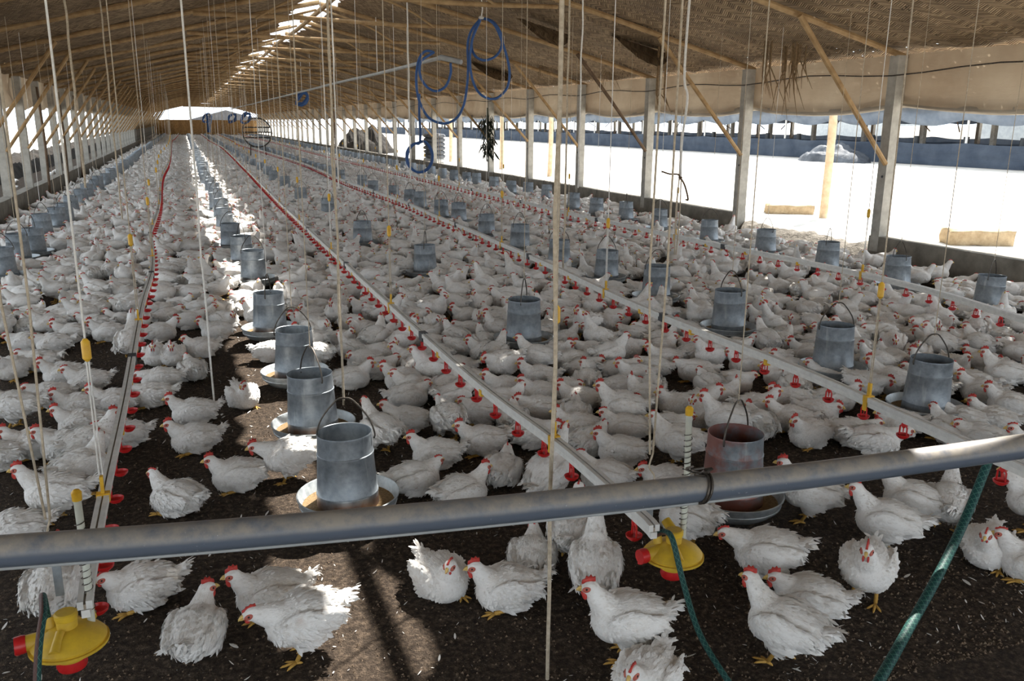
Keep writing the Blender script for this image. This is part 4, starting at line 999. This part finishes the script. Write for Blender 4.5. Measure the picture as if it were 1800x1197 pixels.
# ---------------------------------------------------------------- the flock
# (photo pixel of the body's middle, pose, direction faced in the photo: 0 right, 90 away, 180 left, 270 towards us, big comb, label)
H_ = [
 (96, 868, 'stand', 172, 1, 'white hen standing behind the left end of the grey pipe, red comb, facing left'),
 (146, 822, 'stand_left', 28, 0, 'white hen standing against the leftmost drinker line, long neck raised, above the pipe'),
 (18, 930, 'rest', 175, 0, 'white hen cut by the left edge just above the grey pipe'),
 (308, 872, 'sit', 135, 0, 'white hen sitting alone right of the leftmost drinker line, back turned, above the pipe'),
 (416, 832, 'sit', 188, 1, 'white hen sitting with yellow leg out, left of the nearest sunlit feeder, facing left'),
 (506, 803, 'stand_low', 178, 1, 'white hen standing on yellow legs directly left of the nearest sunlit feeder'),
 (95, 1036, 'stand', 75, 0, 'white hen standing behind the near left yellow regulator, back turned'),
 (246, 1028, 'rest', 183, 0, 'white hen lying under the left part of the grey pipe, head behind the drinker line'),
 (345, 1103, 'sit_right', 72, 1, 'white hen sitting with its back turned, red-combed head turned right to face another'),
 (472, 1040, 'sit', 186, 1, 'white red-combed hen lying in front of the pipe, beak to beak with its neighbour'),
 (530, 1092, 'stand_low', 187, 0, 'white hen standing on yellow legs in front, head low, tail in the sun patch'),
 (775, 1012, 'sit_right', 300, 0, 'round white hen sitting below the pipe, face turned left, tail tuft behind'),
 (890, 1030, 'sit', 193, 1, 'white hen sitting below the pipe facing left, just right of the round one'),
 (936, 974, 'rest', 85, 0, 'white hen resting with back turned below the pipe, beside the thick twisted rope'),
 (1046, 992, 'reach', 92, 0, 'white hen standing tall with back turned, right of the thick twisted rope'),
 (1006, 932, 'stand', 80, 0, 'white hen half hidden behind the tall one below the pipe middle'),
 (1100, 1092, 'stand', 196, 1, 'white hen striding left on yellow legs, red comb, in front of the centre regulator'),
 (1136, 1192, 'sit', 250, 0, 'white hen cut by the bottom edge, ruffled tail feathers'),
 (732, 838, 'rest', 22, 0, 'white hen lying facing right, first behind the pipe right of the sunlit feeder'),
 (815, 862, 'sit', 32, 1, 'white hen with bright red comb facing right, half hidden behind the pipe middle'),
 (884, 822, 'rest', 75, 0, 'white hen bunched up with back turned, above the pipe middle'),
 (764, 795, 'sit', 182, 1, 'white hen with red comb lying facing left behind the pipe, right of the sunlit feeder'),
 (968, 832, 'reach', 55, 0, 'white hen stretching to a red cup, left of the twisted rope just above the pipe'),
 (1062, 834, 'sit', 168, 0, 'white hen sitting right of the centre left drinker line end, just above the pipe'),
 (1172, 845, 'rest', 186, 1, 'white hen with red comb facing left above the wire tie of the pipe'),
 (1345, 972, 'stand_low', 184, 0, 'white hen crouching below the pipe facing left, between regulator and green hose'),
 (1525, 1000, 'stand', 266, 1, 'white hen walking straight towards the front, red comb, one yellow foot forward'),
 (1737, 958, 'sit', 264, 0, 'round white hen sitting face forward, right of the green hose'),
 (1556, 918, 'stand', 182, 1, 'white hen with red face standing facing left, left of the hanging green hose'),
 (1668, 885, 'stand', 92, 0, 'white hen standing with back turned behind the hanging green hose'),
 (1602, 882, 'stand', 176, 0, 'slim white hen with pale head facing left, beside the green hose below the pipe'),
 (1418, 1048, 'rest', 184, 1, 'white hen with bare red patch lying behind the big one at lower right'),
 (1378, 1102, 'stand', 160, 1, 'big white hen at lower right, red comb, tail fanned to the right'),
 (1424, 868, 'stand', 183, 1, 'white hen standing on one yellow foot under the pipe, right of the reddish feeder'),
 (1206, 912, 'stand_low', 150, 0, 'white hen with ragged tail standing behind the centre yellow regulator'),
 (1822, 885, 'stand', 186, 1, 'white hen with red face at the right edge below the pipe'),
 (1815, 985, 'sit', 190, 0, 'white hen mostly cut by the right edge, below the one with red face'),
 (1822, 800, 'stand', 200, 0, None),
 (22, 715, 'stand', 168, 0, None), (152, 668, 'sit', 182, 0, None), (108, 655, 'sit', 186, 1, None), (84, 692, 'rest', 178, 0, None), (136, 712, 'sit', 184, 1, None), (198, 704, 'sit', 181, 1, None),
 (264, 692, 'rest', 175, 0, None), (280, 665, 'doze', 184, 0, None), (338, 722, 'sit', 181, 1, None), (340, 768, 'sit', 186, 1, None), (427, 694, 'sit_right', 285, 0, None), (141, 742, 'sit', 178, 1, None),
 (112, 780, 'sit', 180, 1, None), (160, 780, 'stand', 22, 1, None), (212, 762, 'rest', 176, 0, None), (54, 778, 'sit', 183, 1, None), (337, 648, 'rest', 100, 0, None), (274, 622, 'sit', 262, 1, None), (302, 622, 'sit', 270, 1, None),
 (352, 610, 'sit', 205, 0, None), (379, 580, 'sit', 186, 1, None), (284, 582, 'sit', 12, 1, None), (334, 562, 'rest', 10, 0, None), (228, 600, 'reach', 70, 0, None), (188, 582, 'sit', 183, 1, None), (124, 584, 'sit', 186, 1, None),
 (92, 602, 'rest', 180, 0, None), (66, 632, 'rest', 168, 0, None), (20, 645, 'sit', 232, 1, None), (46, 574, 'rest', 95, 0, None), (42, 600, 'rest', 178, 0, None), (-12, 800, 'sit', 175, 0, None),
 (667, 756, 'stand', 125, 0, None), (846, 772, 'sit', 190, 1, None), (712, 736, 'sit', 176, 0, None), (787, 736, 'stand_low', 105, 0, None), (846, 722, 'rest', 170, 0, None), (902, 734, 'rest', 88, 0, None), (720, 694, 'rest', 14, 0, None),
 (706, 664, 'sit', 184, 1, None), (668, 645, 'rest', 12, 0, None), (620, 662, 'sit', 6, 1, None), (720, 628, 'sit', 186, 0, None), (760, 648, 'stand', 170, 0, None), (852, 617, 'sit', 181, 1, None), (942, 628, 'stand', 165, 0, None),
 (986, 618, 'sit_left', 300, 1, None), (946, 660, 'sit', 186, 1, None), (886, 680, 'sit', 184, 1, None), (948, 690, 'sit', 192, 1, None), (944, 716, 'rest', 186, 1, None), (1014, 748, 'sit', 190, 1, None), (1092, 716, 'stand', 185, 1, None),
 (1018, 700, 'sit', 186, 1, None), (1032, 666, 'sit_left', 95, 1, None), (1116, 658, 'sit', 200, 1, None), (1166, 628, 'sit', 198, 1, None), (1038, 616, 'rest', 186, 1, None), (1052, 592, 'sit', 186, 0, None), (1162, 536, 'stand', 92, 0, None),
 (1090, 790, 'sit', 186, 1, None), (1192, 712, 'sit', 200, 1, None), (1145, 678, 'rest', 95, 0, None), (1190, 776, 'stand', 180, 0, None),
 (1276, 738, 'stand', 180, 1, None), (1388, 734, 'sit', 186, 1, None), (1422, 760, 'sit', 228, 1, None), (1502, 758, 'rest', 10, 0, None), (1540, 778, 'stand_low', 20, 0, None), (1228, 708, 'sit', 14, 1, None), (1330, 712, 'sit', 22, 1, None),
 (1390, 700, 'rest', 182, 1, None), (1246, 674, 'rest', 120, 0, None), (1347, 598, 'stand', 122, 0, None), (1562, 668, 'stand', 186, 1, None), (1417, 620, 'sit', 190, 1, None), (1450, 512, 'stand', 158, 0, None), (1655, 560, 'reach', 168, 0, None),
 (1636, 602, 'sit', 182, 1, None), (1764, 656, 'stand', 184, 1, None), (1722, 684, 'sit', 186, 1, None), (1772, 708, 'sit', 186, 1, None), (1690, 735, 'sit', 185, 1, None), (1668, 752, 'sit', 140, 0, None), (1745, 735, 'sit', 178, 1, None),
 (1722, 766, 'rest', 190, 0, None), (1580, 742, 'rest', 200, 1, None), (1470, 700, 'sit', 15, 1, None), (1620, 660, 'rest', 182, 0, None), (1452, 660, 'sit', 190, 0, None), (1372, 660, 'rest', 176, 0, None), (1310, 640, 'sit', 188, 1, None),
]
HS = .775
HENS = []                                                   # x, y, heading, pose, big comb, mirrored, scale, label
cells = {}
def circles(x, y, h): return [(x+.050*math.cos(h), y+.050*math.sin(h)), (x-.060*math.cos(h), y-.060*math.sin(h))]
def free(x, y, h, gap):
    for cx, cy in circles(x, y, h):
        i, j = int(math.floor(cx/.3)), int(math.floor(cy/.3))
        for a in (i-1, i, i+1):
            for b in (j-1, j, j+1):
                for ox, oy in cells.get((a, b), ()):
                    if (ox-cx)**2+(oy-cy)**2 < gap*gap: return False
    return True
def put(x, y, h):
    for cx, cy in circles(x, y, h): cells.setdefault((int(math.floor(cx/.3)), int(math.floor(cy/.3))), []).append((cx, cy))
for px, py, pose, ang, big, lab in H_:
    st = POSES[pose]['st']; p = at(px, py, .085 if st == 0 else .135)
    h = R(ang)-math.atan2(p.x, p.y); put(p.x, p.y, h)
    HENS.append((p.x, p.y, h, pose, big, False, 1.0 if st == 0 else 1.03, lab))
fcell = {}
for r_, n, x, y in FEEDERS: fcell.setdefault((int(x//1), int(y//1)), []).append((x, y))
def near_feeder(x, y, h):
  for x, y in circles(x, y, h):
    for a in (-1, 0, 1):
        for b in (-1, 0, 1):
            for fx, fy in fcell.get((int(x//1)+a, int(y//1)+b), ()):
                if (fx-x)**2+(fy-y)**2 < (.43 if fx*fx+fy*fy > x*x+y*y+.5 and y < 14 else .32)**2: return True
    return False
def front_limit(px):
    return np.interp(px, [-200, 100, 420, 470, 620, 700, 1000, 1200, 1500, 1650, 2000], [585, 585, 560, 625, 640, 700, 775, 780, 770, 760, 720])
rg = random.Random(21); POSE_W = ['sit']*6+['sit_left']*4+['rest']*8+['doze']*4+['stand']*3+['stand_left']*2+['stand_low']*2+['reach', 'peck']
def scatter(x0, x1, y0, y1, tries, gap):
    for _ in range(tries):
        x = rg.uniform(x0, x1); y = rg.uniform(y0, y1); q = to_px((x, y, .1))
        if q is None or q[0] < -160 or q[0] > 1980 or q[1] > front_limit(q[0]): continue
        t = rg.random(); ang = rg.gauss(180, 38) if t < .5 else (rg.gauss(0, 35) if t < .68 else rg.uniform(0, 360)); h = R(ang)-math.atan2(x, y)
        if near_feeder(x, y, h) or not free(x, y, h, gap): continue
        put(x, y, h); HENS.append((x, y, h, rg.choice(POSE_W), rg.random() < .4, rg.random() < .5, rg.uniform(.93, 1.06), None))
for y0 in range(4, 112, 4):
    w = min(XR-.3, 1.6*y0+8)
    scatter(XL+.32, XR-.28, y0, y0+4, int(11.2*4*(210 if y0 < 40 else 90)), .163 if y0 < 40 else .178)
for x, y in ((-3.9, 17.5), (-4.3, 19.5), (-3.8, 20.2), (-4.6, 22.0), (-3.75, 22.6), (-4.1, 24.6), (-3.7, 25.6), (-4.5, 27.4), (-3.8, 28.3), (-4.0, 30.5), (-3.7, 32), (-4.2, 34)):
    HENS.append((x, y, rg.uniform(0, 6.28), rg.choice(POSE_W), True, False, 1.0, None))

# order: the 300 that show largest stand on their own
def vis(hn):
    q = to_px((hn[0], hn[1], .1)); return q is not None and -60 < q[0] < 1860 and q[1] < 1230
order = sorted(range(len(HENS)), key=lambda i: (0 if vis(HENS[i]) else 1, HENS[i][0]**2+HENS[i][1]**2+CAM_H**2))
single = order[:300]; crowd = order[300:]; NEARN = 170
PART = {}
for pi, pose in enumerate(POSES):
    V, F = join_np(hen_solid(pose)); bm_ = remeshed('hen_'+pose, V, F, .0058, 5); body = mesh_parts(bm_)
    fine = hen_feathers(pose, bm_, pi, 760); mid = hen_feathers(pose, bm_, pi+50, 260, True); bpy.data.meshes.remove(bm_)
    lo = remeshed('hen_lo', V, F, .013, 2, .38); lo_p = mesh_parts(lo); lof = hen_feathers(pose, lo, pi+90, 40, True, blade_np); bpy.data.meshes.remove(lo)
    md = remeshed('hen_md', V, F, .0095, 4, .5); md_p = mesh_parts(md); mdf = hen_feathers(pose, md, pi+70, 120, True, blade_np); bpy.data.meshes.remove(md)
    V2, F2 = join_np(hen_solid(pose, 10)); vlo = remeshed('hen_vlo', V2, F2, .024, 1, .28); vlo_p = mesh_parts(vlo); bpy.data.meshes.remove(vlo)
    legs = hen_legs(pose)
    for mir in (False, True):
        mp = mirror_parts if mir else (lambda q: q)
        d = dict(body=multi_mesh('hen_body', [(mp(body), FEATHER), (mp(legs), LEGSKIN)]), plumage=multi_mesh('plumage', [(mp(fine), FEATHER)]),
                 beak=multi_mesh('beak', [(mp(hen_beak(pose)), BEAK)]), eyes=[multi_mesh('eye', [(mp(hen_eye(pose, s)), EYE)]) for s in (1, -1)],
                 face=multi_mesh('face_skin', [(mp(hen_face(pose)), FACE)]),
                 wattle=[[multi_mesh('wattle', [(mp(hen_wattle(pose, b, s)), COMB)]) for s in (1, -1)] for b in (False, True)],
                 comb=[multi_mesh('comb', [(mp(hen_comb(pose, b)), COMB)]) for b in (False, True)],
                 mid=[multi_mesh('hen', [(mp(body+mid), FEATHER), (mp(legs), LEGSKIN), (mp(hen_beak(pose)), BEAK), (mp(hen_comb(pose, b)+hen_wattle(pose, b, 1)+hen_wattle(pose, b, -1)), COMB), (mp(hen_face(pose)), FACE), (mp(hen_eye(pose, 1)+hen_eye(pose, -1)), EYE)]) for b in (False, True)],
                 lo=[(mp(lo_p+lof), 0), (mp(hen_legs(pose, 4)), 1), (mp(hen_beak(pose)), 2), (mp(hen_comb(pose, False)), 3), (mp(hen_face(pose)), 4)],
                 md=[(mp(md_p+mdf), 0), (mp(hen_legs(pose, 5)), 1), (mp(hen_beak(pose)), 2), (mp(hen_comb(pose, False)), 3)],
                 vlo=[(mp(vlo_p), 0), (mp([uv_ball(hen_head(pose)[1]+np.array([0, 0, .010]), (.022, .028, .018), 0, 0, 5, 3)]), 5)])
        PART[(pose, mir)] = d

def landmark(x, y):
    return min(((fx-x)**2+(fy-y)**2, r_, n) for r_, n, fx, fy in FEEDERS[:220])
by_lm = {}
for i, hn in enumerate(HENS):
    if hn[1] < 25:
        d, r_, n = landmark(hn[0], hn[1]); by_lm.setdefault((r_, n), []).append((d, i))
rank = {}
for k, v in by_lm.items():
    for q, (d, i) in enumerate(sorted(v)): rank[i] = (k, q+1)
def hen_label(i):
    x, y, h, pose, big, mir, sc, lab = HENS[i]
    if lab: return lab
    (r_, n), q = rank[i]; a = math.degrees(h+math.atan2(x, y)) % 360
    fc = 'facing right' if a < 45 or a >= 315 else 'facing away' if a < 135 else 'facing left' if a < 225 else 'facing front'
    ps = {'sit': 'sitting', 'sit_left': 'sitting', 'sit_right': 'sitting', 'rest': 'resting', 'doze': 'dozing', 'stand': 'standing', 'stand_left': 'standing', 'stand_low': 'stooping', 'peck': 'pecking', 'reach': 'stretching up'}[pose]
    return 'white hen %s %s, %s nearest the %s feeder of the %s' % (ps, fc, nth(q), nth(n), ROWN[r_])
for k, i in enumerate(single):
    x, y, h, pose, big, mir, sc, lab = HENS[i]; d = PART[(pose, mir)]
    if k < NEARN:
        o = link('white_hen', d['body'], None, (x, y, 0)); link('plumage', d['plumage'], o); link('comb', d['comb'][1 if big else 0], o); link('beak', d['beak'], o); link('face_skin', d['face'], o)
        for e_ in d['wattle'][1 if big else 0]: link('wattle', e_, o)
        for e_ in d['eyes']: link('eye', e_, o)
    else: o = link('white_hen', d['mid'][1 if big else 0], None, (x, y, 0))
    o.rotation_euler = (0, 0, h); o.scale = (sc*HS, sc*HS, sc*HS)
    tag(o, hen_label(i), 'hen', 'white hens on the litter floor')

def flat(parts_m):
    V = []; LV = []; LT = []; MI = []; n = 0
    for parts, mi in parts_m:
        for P, f in parts:
            V.append(np.asarray(P, float))
            for q in f: LV += [c+n for c in q]; LT.append(len(q)); MI.append(mi)
            n += len(P)
    return np.concatenate(V), np.array(LV, np.int32), np.array(LT, np.int32), np.array(MI, np.int32)
FL_ = {(k, lod): flat(PART[k][lod]) for k in PART for lod in ('md', 'lo', 'vlo')}
aV = []; aL = []; aT = []; aM = []; n = 0
for i in crowd:
    x, y, h, pose, big, mir, sc, lab = HENS[i]
    V, LV, LT, MI = FL_[((pose, mir), 'md' if y < 11 else 'lo' if y < 22 else 'vlo')]; sc *= HS; c, s = math.cos(h)*sc, math.sin(h)*sc
    Q = np.empty_like(V); Q[:, 0] = x+V[:, 0]*c-V[:, 1]*s; Q[:, 1] = y+V[:, 0]*s+V[:, 1]*c; Q[:, 2] = V[:, 2]*sc
    aV.append(Q); aL.append(LV+n); aT.append(LT); aM.append(MI); n += len(V)
aV = np.concatenate(aV); aL = np.concatenate(aL); aT = np.concatenate(aT); aM = np.concatenate(aM)
me = bpy.data.meshes.new('distant_flock'); me.vertices.add(len(aV)); me.vertices.foreach_set('co', aV.ravel()); me.loops.add(len(aL)); me.loops.foreach_set('vertex_index', aL)
me.polygons.add(len(aT)); me.polygons.foreach_set('loop_start', np.concatenate([[0], np.cumsum(aT)[:-1]]).astype(np.int32)); me.polygons.foreach_set('loop_total', aT)
for m in (FEATHER, LEGSKIN, BEAK, COMB, FACE, FARFACE): me.materials.append(m)
me.polygons.foreach_set('material_index', aM); me.polygons.foreach_set('use_smooth', np.ones(len(aT), bool)); me.update(calc_edges=True); me.validate()
tag(link('distant_flock', me), 'the rest of the white flock, thousands of hens filling the long house', 'flock', None, 'stuff')
print("HENS", len(HENS), "crowd verts", len(aV), {k[1]:len(v[0]) for k,v in FL_.items()}, [sum(1 for i in crowd if a<=HENS[i][1]<b) for a,b in ((0,11),(11,22),(22,200))], flush=True)

# ---------------------------------------------------------------- loose litter: crumbs and moulted feathers near the front
rl = random.Random(8); cb_ = MB()
for _ in range(36000):
    y = 1.9+6.5*rl.random()**1.7; x = rl.uniform(-2.2, 6.0)
    q = to_px((x, y, 0))
    if q is None or not (-60 < q[0] < 1860 and q[1] < 1260): continue
    s = rl.uniform(.002, .0085); z = .012*nz(x*1.3, y*1.3)+.008*nz(x*5, y*5, 3); a = rl.uniform(0, 6.28)
    cb_.add([(x+s*math.cos(a), y+s*math.sin(a), z-.002), (x+s*math.cos(a+2.2), y+s*math.sin(a+2.2), z-.002), (x+s*1.4*math.cos(a+4.1), y+s*1.4*math.sin(a+4.1), z-.002), (x+s*.2, y, z+s*rl.uniform(.5, 1.1))], [(0, 1, 3), (1, 2, 3), (2, 0, 3)])
tag(cb_.build('litter_crumbs', CRUMB, smooth=False), 'dark crumbly litter bits lying on the floor at the front', 'litter', None, 'stuff')
fb = MB()
for _ in range(3000):
    y = 2.0+7*rl.random()**1.5; x = rl.uniform(-2.2, 6.0); q = to_px((x, y, 0))
    if q is None or not (-60 < q[0] < 1860 and q[1] < 1260): continue
    z = .012*nz(x*1.3, y*1.3)+.008*nz(x*5, y*5, 3)+.003; a = rl.uniform(0, 6.28); L = rl.uniform(.006, .022)*(1 if rl.random() < .88 else 2.0)
    P, f = leaf_np(np.array([x, y, z]), np.array([math.cos(a), math.sin(a), .05]), np.array([0, 0, 1.]), L, L*rl.uniform(.15, .45), .006, rl.uniform(-1.2, .6)); fb.add(P, f)
tag(fb.build('moulted_feathers', FLUFF), 'small white moulted feathers scattered on the dark litter at the front', 'feathers', None, 'stuff')
